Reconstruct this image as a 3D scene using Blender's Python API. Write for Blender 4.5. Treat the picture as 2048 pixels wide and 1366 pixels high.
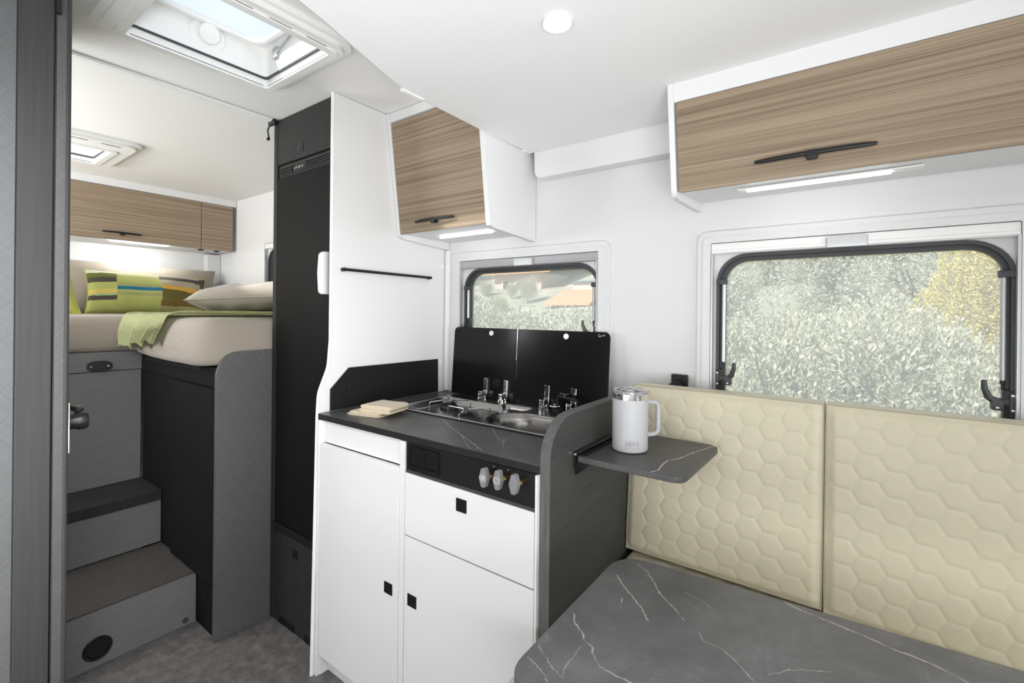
import bpy, bmesh, math, random
from mathutils import Vector, Matrix, noise
from mathutils.geometry import tessellate_polygon
random.seed(7)
PI = math.pi
S = bpy.context.scene
for o in list(bpy.data.objects): bpy.data.objects.remove(o)
COL = S.collection

# ------------------------------------------------------------------ camera
YAW, ROLL, F_PX = math.radians(36.26146), math.radians(0.58225), 934.99
cam_d = bpy.data.cameras.new('camera'); cam = bpy.data.objects.new('camera', cam_d); COL.objects.link(cam)
r = Vector((math.cos(YAW), math.sin(YAW), 0)); fw = Vector((-math.sin(YAW), math.cos(YAW), 0)); up = Vector((0, 0, 1))
r2 = r*math.cos(ROLL) + up*math.sin(ROLL); u2 = up*math.cos(ROLL) - r*math.sin(ROLL)
cam.matrix_world = Matrix(((r2.x, u2.x, -fw.x, 0), (r2.y, u2.y, -fw.y, 0), (r2.z, u2.z, -fw.z, 1.256), (0, 0, 0, 1)))
cam_d.sensor_width = 36; cam_d.lens = F_PX/2048*36; cam_d.shift_y = -58.49/2048
cam_d.clip_start = 0.02; cam_d.clip_end = 300
S.camera = cam

# ------------------------------------------------------------------ world, sun, fill lamps, exposure
S.view_settings.view_transform = 'Standard'; S.view_settings.look = 'None'
S.view_settings.gamma = 1; S.view_settings.exposure = 0.36; S.view_settings.use_curve_mapping = False
W = bpy.data.worlds.new('sky'); S.world = W; W.use_nodes = True
nt = W.node_tree; nt.nodes.clear()
wo = nt.nodes.new('ShaderNodeOutputWorld'); bg = nt.nodes.new('ShaderNodeBackground')
tc = nt.nodes.new('ShaderNodeTexCoord'); sx = nt.nodes.new('ShaderNodeSeparateXYZ'); rp = nt.nodes.new('ShaderNodeValToRGB')
nz = nt.nodes.new('ShaderNodeTexNoise'); nz.inputs['Scale'].default_value = 3; nz.inputs['Detail'].default_value = 5
mixc = nt.nodes.new('ShaderNodeMixRGB'); mixc.inputs[0].default_value = .25
nt.links.new(tc.outputs['Generated'], sx.inputs[0]); nt.links.new(sx.outputs['Z'], rp.inputs[0])
nt.links.new(tc.outputs['Generated'], nz.inputs['Vector'])
rp.color_ramp.elements[0].color = (.90, .93, .95, 1); rp.color_ramp.elements[0].position = .0
rp.color_ramp.elements[1].color = (.60, .76, .95, 1); rp.color_ramp.elements[1].position = .9
r3 = nt.nodes.new('ShaderNodeValToRGB'); r3.color_ramp.elements[0].position = .45; r3.color_ramp.elements[1].position = .65
nt.links.new(nz.outputs['Fac'], r3.inputs[0]); nt.links.new(r3.outputs[0], mixc.inputs[2])
mm = nt.nodes.new('ShaderNodeMixRGB'); mm.inputs[2].default_value = (1, 1, 1, 1)
ml = nt.nodes.new('ShaderNodeMath'); ml.operation = 'MULTIPLY'; ml.inputs[1].default_value = .35
nt.links.new(r3.outputs[0], ml.inputs[0]); nt.links.new(ml.outputs[0], mm.inputs[0]); nt.links.new(rp.outputs[0], mm.inputs[1])
nt.links.new(mm.outputs[0], bg.inputs[0]); bg.inputs[1].default_value = .86
nt.links.new(bg.outputs[0], wo.inputs[0])

def light(name, kind, loc, rot, energy, size=1, size_y=None, color=(.97, .985, 1)):
    d = bpy.data.lights.new(name, kind); o = bpy.data.objects.new(name, d); COL.objects.link(o)
    o.location = loc; o.rotation_euler = rot; d.energy = energy; d.color = color
    if kind == 'AREA':
        d.shape = 'RECTANGLE'; d.size = size; d.size_y = size_y or size
    else:
        d.angle = size
    return o
light('sun', 'SUN', (0, 0, 10), (math.radians(52), 0, math.radians(-28)), 5.4, math.radians(3), color=(1, .97, .92))
# added area lamps inside closed walls, standing in for windscreen and entrance-door daylight
light('windscreen_fill', 'AREA', (2.90, .37, 1.25), (0, math.radians(90), 0), 31, 1.3, 2.0)
light('entrance_door_fill', 'AREA', (-.35, -.70, .75), (math.radians(90), 0, 0), 15, 1.9, 1.3)
bf = light('ceiling_fill', 'AREA', (.45, -.40, .80), (0, 0, 0), 12.5, .9, .5); bf.data.spread = math.radians(115)  # unseen fill lamp added behind the camera to brighten the ceiling
bf.rotation_euler = (Vector((-1.15, .25, 2.0))-Vector(bf.location)).to_track_quat('-Z', 'Y').to_euler()
fl = light('passage_fill', 'AREA', (-.12, -.02, 1.78), (0, 0, 0), 3.6, .3, .3); fl.data.spread = math.radians(70)  # unseen lamp added above the camera to lift the passage and steps
fl.rotation_euler = (Vector((-2.2, .5, .35))-Vector(fl.location)).to_track_quat('-Z', 'Y').to_euler()
# two unseen lamps added to brighten the bedroom, one aimed at its ceiling
light('bedroom_side_fill', 'AREA', (-2.95, -.72, 1.55), (math.radians(90), 0, 0), 21, 1.3, .5)
light('bedroom_ceiling_fill', 'AREA', (-2.6, -.35, 1.30), (PI, 0, 0), 13, 1.2, .5)

# ------------------------------------------------------------------ helpers: objects
def off(p):
    v = Vector((0, 0, 0))
    while p is not None:
        v += Vector(p.location); p = p.parent
    return v
def tag(o, label=None, cat=None, group=None, kind=None):
    if label: o['label'] = label
    if cat: o['category'] = cat
    if group: o['group'] = group
    if kind: o['kind'] = kind
    return o
def thing(name, label, cat, loc, group=None):
    o = bpy.data.objects.new(name, None); COL.objects.link(o); o.location = loc; o.empty_display_size = .05
    return tag(o, label, cat, group)

class B:
    """collects shapes in world space, then links them as one mesh object"""
    def __init__(s): s.bm = bmesh.new(); s.mi = 0; s.mats = []
    def mat(s, m):
        if m not in s.mats: s.mats.append(m)
        s.mi = s.mats.index(m); return s
    def _add(s, verts, faces, M=None):
        vs = [s.bm.verts.new((M @ Vector(v)) if M else v) for v in verts]
        out = []
        for f in faces:
            try:
                fc = s.bm.faces.new([vs[i] for i in f]); fc.material_index = s.mi; out.append(fc)
            except ValueError: pass
        return vs, out
    def _merge(s, b2, M=None):
        b2.verts.index_update()
        s._add([v.co.copy() for v in b2.verts], [[v.index for v in f.verts] for f in b2.faces], M); b2.free()
    def box(s, x0, x1, y0, y1, z0, z1, bev=0, seg=2, M=None):
        b = bmesh.new(); bmesh.ops.create_cube(b, size=1)
        for v in b.verts:
            v.co = Vector(((x0+x1)/2 + v.co.x*(x1-x0), (y0+y1)/2 + v.co.y*(y1-y0), (z0+z1)/2 + v.co.z*(z1-z0)))
        if bev: bmesh.ops.bevel(b, geom=list(b.edges), offset=bev, segments=seg, affect='EDGES', profile=.5)
        s._merge(b, M); return s
    def prism(s, pts, axis, a0, a1, bev=0, seg=2, M=None):
        """polygon pts (2d) extruded along axis 'x','y','z' from a0 to a1; for x pts=(y,z), y pts=(x,z), z pts=(x,y)"""
        def P(p, a): return {'x': (a, p[0], p[1]), 'y': (p[0], a, p[1]), 'z': (p[0], p[1], a)}[axis]
        b = bmesh.new(); n = len(pts)
        v0 = [b.verts.new(P(p, a0)) for p in pts]; v1 = [b.verts.new(P(p, a1)) for p in pts]
        f0 = b.faces.new(v0); f1 = b.faces.new(list(reversed(v1)))
        for i in range(n): b.faces.new([v0[(i+1) % n], v0[i], v1[i], v1[(i+1) % n]])
        bmesh.ops.recalc_face_normals(b, faces=list(b.faces))
        if bev:
            es = [e for e in b.edges if (f0 in e.link_faces or f1 in e.link_faces)]
            bmesh.ops.bevel(b, geom=es, offset=bev, segments=seg, affect='EDGES', profile=.5)
        bmesh.ops.triangulate(b, faces=[f for f in b.faces if len(f.verts) > 4])
        s._merge(b, M); return s
    def ring(s, outer, inner, axis, a0, a1, M=None):
        """frame between two outlines with the same number of points"""
        def P(p, a): return {'x': (a, p[0], p[1]), 'y': (p[0], a, p[1]), 'z': (p[0], p[1], a)}[axis]
        n = len(outer); V = [P(p, a0) for p in outer]+[P(p, a0) for p in inner]+[P(p, a1) for p in outer]+[P(p, a1) for p in inner]
        Fc = []
        for i in range(n):
            j = (i+1) % n
            Fc += [(i, j, n+j, n+i), (2*n+j, 2*n+i, 3*n+i, 3*n+j), (i, 2*n+i, 2*n+j, j), (n+j, 3*n+j, 3*n+i, n+i)]
        s._add(V, Fc, M); return s
    def tube(s, path, rad, n=10, closed=False, flat=None, M=None):
        """swept circle (rad number or list); flat=(axis vector, scale) squashes it"""
        path = [Vector(p) for p in path]; N = len(path); rads = rad if isinstance(rad, (list, tuple)) else [rad]*N
        V, Fc = [], []; ref = None
        for i, p in enumerate(path):
            a = path[i-1] if (i or closed) else p; c = path[(i+1) % N] if (i < N-1 or closed) else p
            t = (c-a).normalized()
            if ref is None:
                ref = Vector((0, 0, 1)) if abs(t.z) < .9 else Vector((1, 0, 0))
                ref = (ref - t*ref.dot(t)).normalized()
            else:
                ref = (ref - t*ref.dot(t)).normalized()
            b = t.cross(ref)
            for k in range(n):
                an = 2*PI*k/n; d = (ref*math.cos(an)+b*math.sin(an))*rads[i]
                if flat: d -= flat[0]*(d.dot(flat[0])*(1-flat[1]))
                V.append(p+d)
        for i in range(N if closed else N-1):
            j = (i+1) % N
            for k in range(n): Fc.append((i*n+k, i*n+(k+1) % n, j*n+(k+1) % n, j*n+k))
        if not closed: Fc += [tuple(reversed(range(n))), tuple(range((N-1)*n, N*n))]
        s._add(V, Fc, M); return s
    def lathe(s, prof, org, axis=(0, 0, 1), n=32, M=None):
        """prof: list of (radius, height) spun about axis through org"""
        ax = Vector(axis).normalized(); e = Vector((1, 0, 0)) if abs(ax.x) < .9 else Vector((0, 1, 0))
        e = (e-ax*e.dot(ax)).normalized(); b = ax.cross(e); org = Vector(org); V, Fc = [], []
        idx = []
        for (rr, h) in prof:
            if rr < 1e-6: idx.append([len(V)]); V.append(org+ax*h)
            else:
                idx.append(list(range(len(V), len(V)+n)))
                for k in range(n): V.append(org+ax*h+(e*math.cos(2*PI*k/n)+b*math.sin(2*PI*k/n))*rr)
        for A, C in zip(idx, idx[1:]):
            for k in range(n):
                k2 = (k+1) % n
                if len(A) == 1 and len(C) > 1: Fc.append((A[0], C[k2], C[k]))
                elif len(C) == 1 and len(A) > 1: Fc.append((A[k], A[k2], C[0]))
                elif len(A) > 1: Fc.append((A[k], A[k2], C[k2], C[k]))
        s._add(V, Fc, M); return s
    def grid(s, fn, nu, nv, wrap=False):
        V = [fn(i/nu, j/nv) for j in range(nv+1) for i in range(nu+1)]
        Fc = [(j*(nu+1)+i, j*(nu+1)+i+1, (j+1)*(nu+1)+i+1, (j+1)*(nu+1)+i) for j in range(nv) for i in range(nu)]
        s._add(V, Fc); return s
    def build(s, name, mat=None, parent=None, ang=35, smooth=True, recalc=True, label=None, kind=None):
        o_ = off(parent)
        for v in s.bm.verts: v.co -= o_
        if recalc: bmesh.ops.recalc_face_normals(s.bm, faces=list(s.bm.faces))
        me = bpy.data.meshes.new(name); s.bm.to_mesh(me); s.bm.free()
        if smooth:
            me.polygons.foreach_set('use_smooth', [True]*len(me.polygons)); me.set_sharp_from_angle(angle=math.radians(ang))
        for m in (s.mats or [mat]): me.materials.append(m)
        o = bpy.data.objects.new(name, me); COL.objects.link(o); o.parent = parent
        if smooth and ang <= 35:
            w_ = o.modifiers.new('weighted_normals', 'WEIGHTED_NORMAL'); w_.keep_sharp = True
        if label: o['label'] = label
        if kind: o['kind'] = kind
        return o

def rrect(x0, x1, y0, y1, rad, n=6, rads=None):
    """rounded rectangle outline, counter-clockwise from bottom left; rads=(bl,br,tr,tl)"""
    R_ = rads or (rad,)*4; out = []
    for (cx, cy, a0, q) in ((x0, y0, PI, R_[0]), (x1, y0, 1.5*PI, R_[1]), (x1, y1, 0, R_[2]), (x0, y1, .5*PI, R_[3])):
        sx_ = 1 if cx == x0 else -1; sy_ = 1 if cy == y0 else -1
        for k in range(n+1):
            a = a0+.5*PI*k/n; out.append((cx+sx_*q+q*math.cos(a), cy+sy_*q+q*math.sin(a)))
    return out
def fillet(pts, rads, n=6):
    out = []; N = len(pts)
    for i in range(N):
        p = Vector(pts[i]); q = rads[i] if isinstance(rads, (list, tuple)) else rads
        if q <= 0: out.append(tuple(p)); continue
        a = (Vector(pts[i-1])-p); c = (Vector(pts[(i+1) % N])-p); la, lc = a.length, c.length; a.normalize(); c.normalize()
        ang = a.angle(c); d = min(q/math.tan(ang/2), la*.49, lc*.49); A = p+a*d; C_ = p+c*d
        for k in range(n+1):
            t = k/n; out.append(tuple(A*(1-t)**2+p*2*t*(1-t)+C_*t*t))
    return out
def frame_M(org, ux, uy, uz):
    return Matrix(((ux[0], uy[0], uz[0], org[0]), (ux[1], uy[1], uz[1], org[1]), (ux[2], uy[2], uz[2], org[2]), (0, 0, 0, 1)))

# ------------------------------------------------------------------ helpers: materials
def new_mat(name):
    m = bpy.data.materials.new(name); m.use_nodes = True
    n = m.node_tree.nodes; return m, m.node_tree, n['Principled BSDF']
def N(t, kind, **kw):
    n = t.nodes.new(kind)
    for k, v in kw.items():
        if k.startswith('i_'): n.inputs[k[2:].replace('_', ' ')].default_value = v
        else: setattr(n, k, v)
    return n
def coords(t, scale=(1, 1, 1), rot=(0, 0, 0)):
    g = N(t, 'ShaderNodeNewGeometry'); mp = N(t, 'ShaderNodeMapping'); t.links.new(g.outputs['Position'], mp.inputs['Vector'])
    mp.inputs['Scale'].default_value = scale; mp.inputs['Rotation'].default_value = rot; return mp.outputs['Vector']
def ramp(t, fac, stops):
    rr = N(t, 'ShaderNodeValToRGB'); t.links.new(fac, rr.inputs[0]); e = rr.color_ramp.elements
    while len(e) < len(stops): e.new(.5)
    for q, (p, c) in zip(e, stops): q.position = p; q.color = (*c, 1) if len(c) == 3 else c
    return rr.outputs[0]
def bump(t, bsdf, h, strength=.2, dist=.002):
    b = N(t, 'ShaderNodeBump'); b.inputs['Strength'].default_value = strength; b.inputs['Distance'].default_value = dist
    t.links.new(h, b.inputs['Height']); t.links.new(b.outputs[0], bsdf.inputs['Normal'])
def plain(name, c, rough=.5, metal=0, spec=.5, noise_amt=.0, bmp=0, bscale=300, **kw):
    m, t, b = new_mat(name); b.inputs['Base Color'].default_value = (*c, 1); b.inputs['Roughness'].default_value = rough
    b.inputs['Metallic'].default_value = metal; b.inputs['Specular IOR Level'].default_value = spec
    nz_ = N(t, 'ShaderNodeTexNoise'); nz_.inputs['Scale'].default_value = bscale; nz_.inputs['Detail'].default_value = 3
    t.links.new(coords(t), nz_.inputs['Vector'])
    if noise_amt:
        t.links.new(ramp(t, nz_.outputs['Fac'], [(.3, tuple(x*(1-noise_amt) for x in c)), (.7, tuple(min(1, x*(1+noise_amt)) for x in c))]), b.inputs['Base Color'])
    if bmp: bump(t, b, nz_.outputs['Fac'], bmp, .001)
    for k, v in kw.items(): b.inputs[k.replace('_', ' ')].default_value = v
    return m
def grain(name, stops, scale, rough=.45, bmp=.12, detail=6, second=None, rot=(0, 0, 0), spec=.22):
    """wood-print laminate: stretched noise; second=(scale, amount) multiplies finer lines in"""
    m, t, b = new_mat(name); b.inputs['Roughness'].default_value = rough; b.inputs['Specular IOR Level'].default_value = spec
    v = coords(t, scale, rot); n1 = N(t, 'ShaderNodeTexNoise'); n1.inputs['Scale'].default_value = 1; n1.inputs['Detail'].default_value = detail
    n1.inputs['Distortion'].default_value = .15
    t.links.new(v, n1.inputs['Vector']); c = ramp(t, n1.outputs['Fac'], stops)
    if second:
        n2 = N(t, 'ShaderNodeTexNoise'); n2.inputs['Scale'].default_value = 1; n2.inputs['Detail'].default_value = 4
        t.links.new(coords(t, second[0], rot), n2.inputs['Vector'])
        mx = N(t, 'ShaderNodeMixRGB', blend_type='MULTIPLY'); mx.inputs[0].default_value = second[1]
        t.links.new(c, mx.inputs[1]); t.links.new(ramp(t, n2.outputs['Fac'], [(.36, (.25, .25, .25)), (.52, (1, 1, 1))]), mx.inputs[2]); c = mx.outputs[0]
    t.links.new(c, b.inputs['Base Color']); bump(t, b, n1.outputs['Fac'], bmp, .001)
    return m
def crosshatch(name, lo, hi, axis):
    """brushed cross-hatch laminate on a face normal to x"""
    m, t, b = new_mat(name); b.inputs['Roughness'].default_value = .5
    outs = []
    for sg in (1, -1):
        nn = N(t, 'ShaderNodeTexNoise'); nn.inputs['Scale'].default_value = 1; nn.inputs['Detail'].default_value = 5
        a = math.radians(38*sg)
        g1 = N(t, 'ShaderNodeNewGeometry'); mp = N(t, 'ShaderNodeMapping'); mp.inputs['Rotation'].default_value = (a, 0, 0)
        t.links.new(g1.outputs['Position'], mp.inputs['Vector'])
        mp2 = N(t, 'ShaderNodeMapping'); mp2.inputs['Scale'].default_value = (20, 420, 14); t.links.new(mp.outputs[0], mp2.inputs['Vector'])
        t.links.new(mp2.outputs[0], nn.inputs['Vector']); outs.append(nn.outputs['Fac'])
    ad = N(t, 'ShaderNodeMath', operation='ADD'); t.links.new(outs[0], ad.inputs[0]); t.links.new(outs[1], ad.inputs[1])
    hf = N(t, 'ShaderNodeMath', operation='MULTIPLY'); hf.inputs[1].default_value = .5; t.links.new(ad.outputs[0], hf.inputs[0])
    t.links.new(ramp(t, hf.outputs[0], [(.36, lo), (.64, hi)]), b.inputs['Base Color']); bump(t, b, hf.outputs[0], .1, .001)
    return m
def slate(name, base, veins, rough=.42, width=.0009, strength=1.0, zaxis=True):
    """dark slate print with pale veins along given polylines (metres, in plan)"""
    m, t, b = new_mat(name); b.inputs['Roughness'].default_value = rough; b.inputs['Specular IOR Level'].default_value = .5
    P_ = coords(t)
    n1 = N(t, 'ShaderNodeTexNoise'); n1.inputs['Scale'].default_value = 7; n1.inputs['Detail'].default_value = 8; n1.inputs['Roughness'].default_value = .7
    n1.inputs['Distortion'].default_value = .6
    t.links.new(P_, n1.inputs['Vector'])
    c = ramp(t, n1.outputs['Fac'], [(.3, tuple(x*.72 for x in base)), (.5, base), (.72, tuple(x*1.45 for x in base))])
    # jagged position for the veins
    n2 = N(t, 'ShaderNodeTexNoise'); n2.inputs['Scale'].default_value = 70; n2.inputs['Detail'].default_value = 6; n2.inputs['Roughness'].default_value = .65
    t.links.new(P_, n2.inputs['Vector'])
    sb = N(t, 'ShaderNodeVectorMath', operation='SUBTRACT'); sb.inputs[1].default_value = (.5, .5, .5); t.links.new(n2.outputs['Color'], sb.inputs[0])
    sc = N(t, 'ShaderNodeVectorMath', operation='SCALE'); sc.inputs['Scale'].default_value = .010; t.links.new(sb.outputs[0], sc.inputs[0])
    ad = N(t, 'ShaderNodeVectorMath', operation='ADD'); t.links.new(P_, ad.inputs[0]); t.links.new(sc.outputs[0], ad.inputs[1])
    fl = N(t, 'ShaderNodeVectorMath', operation='MULTIPLY'); fl.inputs[1].default_value = (1, 1, 0); t.links.new(ad.outputs[0], fl.inputs[0])
    best = None
    for poly, wmul in veins:
        for A, C_ in zip(poly, poly[1:]):
            a = Vector((A[0], A[1], 0)); d = Vector((C_[0]-A[0], C_[1]-A[1], 0)); L2 = d.length_squared
            s1 = N(t, 'ShaderNodeVectorMath', operation='SUBTRACT'); s1.inputs[1].default_value = a; t.links.new(fl.outputs[0], s1.inputs[0])
            dt = N(t, 'ShaderNodeVectorMath', operation='DOT_PRODUCT'); dt.inputs[1].default_value = d/L2; t.links.new(s1.outputs[0], dt.inputs[0])
            cl = N(t, 'ShaderNodeClamp'); t.links.new(dt.outputs['Value'], cl.inputs[0])
            sv = N(t, 'ShaderNodeVectorMath', operation='SCALE'); sv.inputs[0].default_value = d; t.links.new(cl.outputs[0], sv.inputs['Scale'])
            ds = N(t, 'ShaderNodeVectorMath', operation='DISTANCE'); t.links.new(s1.outputs[0], ds.inputs[0]); t.links.new(sv.outputs[0], ds.inputs[1])
            q = N(t, 'ShaderNodeMath', operation='MULTIPLY'); q.inputs[1].default_value = 1/wmul; t.links.new(ds.outputs['Value'], q.inputs[0])
            if best is None: best = q.outputs[0]
            else:
                mn = N(t, 'ShaderNodeMath', operation='MINIMUM'); t.links.new(best, mn.inputs[0]); t.links.new(q.outputs[0], mn.inputs[1]); best = mn.outputs[0]
    n3 = N(t, 'ShaderNodeTexNoise'); n3.inputs['Scale'].default_value = 60; n3.inputs['Detail'].default_value = 3; t.links.new(P_, n3.inputs['Vector'])
    wd = N(t, 'ShaderNodeMapRange'); wd.inputs['From Min'].default_value = .3; wd.inputs['From Max'].default_value = .7
    wd.inputs['To Min'].default_value = width*.12; wd.inputs['To Max'].default_value = width*1.5; t.links.new(n3.outputs['Fac'], wd.inputs[0])
    dv = N(t, 'ShaderNodeMath', operation='DIVIDE'); t.links.new(best, dv.inputs[0]); t.links.new(wd.outputs[0], dv.inputs[1])
    fac = N(t, 'ShaderNodeMapRange'); fac.inputs['From Min'].default_value = .5; fac.inputs['From Max'].default_value = 1.5
    fac.inputs['To Min'].default_value = strength; fac.inputs['To Max'].default_value = 0; t.links.new(dv.outputs[0], fac.inputs[0])
    mx = N(t, 'ShaderNodeMixRGB'); mx.inputs[2].default_value = (.62, .56, .50, 1); t.links.new(fac.outputs[0], mx.inputs[0]); t.links.new(c, mx.inputs[1])
    # faint web of hairline veins everywhere
    vn = N(t, 'ShaderNodeTexVoronoi', feature='DISTANCE_TO_EDGE'); vn.inputs['Scale'].default_value = 5
    wv = N(t, 'ShaderNodeVectorMath', operation='SCALE'); wv.inputs['Scale'].default_value = .12; t.links.new(sb.outputs[0], wv.inputs[0])
    n4 = N(t, 'ShaderNodeTexNoise'); n4.inputs['Scale'].default_value = 4; n4.inputs['Detail'].default_value = 5; t.links.new(P_, n4.inputs['Vector'])
    w4 = N(t, 'ShaderNodeVectorMath', operation='SCALE'); w4.inputs['Scale'].default_value = .35; t.links.new(n4.outputs['Color'], w4.inputs[0])
    av = N(t, 'ShaderNodeVectorMath', operation='ADD'); t.links.new(P_, av.inputs[0]); t.links.new(w4.outputs[0], av.inputs[1]); t.links.new(av.outputs[0], vn.inputs['Vector'])
    f5 = N(t, 'ShaderNodeMapRange'); f5.inputs['From Min'].default_value = 0; f5.inputs['From Max'].default_value = .008; f5.inputs['To Min'].default_value = .22; f5.inputs['To Max'].default_value = 0
    t.links.new(vn.outputs['Distance'], f5.inputs[0])
    m5 = N(t, 'ShaderNodeMath', operation='MULTIPLY'); t.links.new(f5.outputs[0], m5.inputs[0])
    g5 = N(t, 'ShaderNodeMapRange'); g5.inputs['From Min'].default_value = .48; g5.inputs['From Max'].default_value = .62; t.links.new(n1.outputs['Fac'], g5.inputs[0]); t.links.new(g5.outputs[0], m5.inputs[1])
    mx2 = N(t, 'ShaderNodeMixRGB'); mx2.inputs[2].default_value = (.5, .48, .45, 1); t.links.new(m5.outputs[0], mx2.inputs[0]); t.links.new(mx.outputs[0], mx2.inputs[1])
    t.links.new(mx2.outputs[0], b.inputs['Base Color'])
    nb = N(t, 'ShaderNodeTexNoise'); nb.inputs['Scale'].default_value = 400; t.links.new(P_, nb.inputs['Vector']); bump(t, b, nb.outputs['Fac'], .08, .0006)
    return m
def emit(name, c, s):
    m, t, b = new_mat(name); b.inputs['Base Color'].default_value = (*c, 1); b.inputs['Emission Color'].default_value = (*c, 1); b.inputs['Emission Strength'].default_value = s
    return m

WHITE = plain('white_laminate', (.74, .74, .735), .45, bmp=.03, bscale=250)
WALLW = plain('white_wall_lining', (.70, .70, .695), .6, bmp=.03, bscale=180)
BOARDW = plain('drop_down_bed_lining', (.84, .84, .835), .6, bmp=.03, bscale=180)
CEIL = plain('ceiling_lining', (.80, .79, .77), .65, bmp=.04, bscale=220)
GLOSSW = plain('white_plastic', (.82, .82, .80), .35)
FRAMEW = plain('window_frame_plastic', (.69, .69, .685), .4)
BLACK = plain('black_panel', (.013, .013, .013), .45, spec=.2)
FRIDGE = plain('black_fridge_door', (.008, .008, .0078), .5, spec=.06)
BLACKP = plain('black_plastic', (.008, .008, .008), .4, spec=.35)
BLACKGL = plain('black_glass', (.008, .008, .008), .2, spec=.22)
RUBBER = plain('grey_rubber_seal', (.045, .047, .05), .45)
SILVER = plain('silver_plastic', (.55, .56, .57), .35, metal=.6)
GREYCAS = plain('grey_blind_cassette', (.42, .42, .43), .4, metal=.3)
CHROME = plain('chrome', (.78, .78, .78), .08, metal=1)
m_, t_, b_ = new_mat('brushed_steel'); STEEL = m_
b_.inputs['Base Color'].default_value = (.36, .345, .335, 1); b_.inputs['Metallic'].default_value = 1; b_.inputs['Roughness'].default_value = .24
nn_ = N(t_, 'ShaderNodeTexNoise'); nn_.inputs['Scale'].default_value = 1; t_.links.new(coords(t_, (30, 900, 900)), nn_.inputs['Vector']); bump(t_, b_, nn_.outputs['Fac'], .05, .0005)
DARKM = plain('dark_cast_iron', (.02, .02, .02), .5)
BRASS = plain('brass', (.75, .48, .15), .25, metal=1)
GREYK = plain('grey_knob_plastic', (.20, .20, .205), .45)
OAK = grain('light_oak_print', [(.28, (.205, .150, .102)), (.5, (.300, .228, .157)), (.72, (.365, .287, .206))], (1.1, 1.1, 120), .5, .05, 6, ((1.6, 1.6, 420), .32))
OAKR = grain('light_oak_print_bedroom', [(.28, (.205, .150, .102)), (.5, (.300, .228, .157)), (.72, (.365, .287, .206))], (1.1, 1.1, 95), .5, .05, 6, ((1.6, 1.6, 300), .32))
GREYV = grain('grey_laminate_vertical_grain', [(.3, (.024, .024, .0235)), (.7, (.036, .036, .035))], (190, 190, 5), .55, .1, spec=.1)
GREYVL = grain('light_grey_laminate_vertical_grain', [(.3, (.034, .034, .0333)), (.7, (.042, .042, .0412))], (170, 170, 5), .5, .1)
GREYH = grain('grey_laminate_horizontal_grain', [(.3, (.140, .141, .138)), (.7, (.178, .179, .176))], (9, 9, 300), .5, .06)
DARKV = grain('dark_laminate_vertical_grain', [(.3, (.010, .010, .010)), (.7, (.016, .016, .0158))], (180, 180, 5), .75, .03, spec=.06)
EDGEK = plain('black_edge_band', (.018, .018, .0175), .5, spec=.25)
PANELH = grain('anthracite_laminate_horizontal_grain', [(.3, (.042, .042, .0405)), (.7, (.062, .062, .0595))], (5, 5, 260), .45, .08)
EDGEG = grain('anthracite_edge_band', [(.3, (.085, .085, .084)), (.7, (.125, .125, .123))], (120, 120, 9), .45, .05)
HATCH = crosshatch('grey_crosshatch_laminate', (.074, .074, .071), (.106, .106, .103), 'x')
HATCHD = crosshatch('door_edge_crosshatch', (.048, .048, .047), (.075, .075, .073), 'x')
HATCHL = crosshatch('light_grey_crosshatch_laminate', (.072, .0735, .076), (.102, .104, .107), 'x')
CARPET = plain('brown_grey_carpet', (.062, .056, .052), .95, noise_amt=.45, bmp=.5, bscale=420, spec=.2)
m_, t_, b_ = new_mat('stone_vinyl_floor'); FLOOR = m_
n1_ = N(t_, 'ShaderNodeTexNoise'); n1_.inputs['Scale'].default_value = 22; n1_.inputs['Detail'].default_value = 10; n1_.inputs['Roughness'].default_value = .75
t_.links.new(coords(t_), n1_.inputs['Vector'])
n2_ = N(t_, 'ShaderNodeTexVoronoi'); n2_.inputs['Scale'].default_value = 150; t_.links.new(coords(t_), n2_.inputs['Vector'])
c1_ = ramp(t_, n1_.outputs['Fac'], [(.32, (.07, .065, .062)), (.5, (.125, .116, .111)), (.68, (.20, .187, .178))])
sp_ = ramp(t_, n2_.outputs['Distance'], [(.10, (.5, .5, .5)), (.16, (0, 0, 0))])
n3_ = N(t_, 'ShaderNodeTexNoise'); n3_.inputs['Scale'].default_value = 14; t_.links.new(coords(t_), n3_.inputs['Vector'])
g3_ = ramp(t_, n3_.outputs['Fac'], [(.56, (0, 0, 0)), (.64, (1, 1, 1))])
mu_ = N(t_, 'ShaderNodeMixRGB', blend_type='MULTIPLY'); mu_.inputs[0].default_value = 1; t_.links.new(sp_, mu_.inputs[1]); t_.links.new(g3_, mu_.inputs[2])
mx_ = N(t_, 'ShaderNodeMixRGB'); mx_.inputs[2].default_value = (.42, .40, .38, 1); t_.links.new(mu_.outputs[0], mx_.inputs[0]); t_.links.new(c1_, mx_.inputs[1])
t_.links.new(mx_.outputs[0], b_.inputs['Base Color']); b_.inputs['Roughness'].default_value = .55; bump(t_, b_, n1_.outputs['Fac'], .1, .001)
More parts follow.
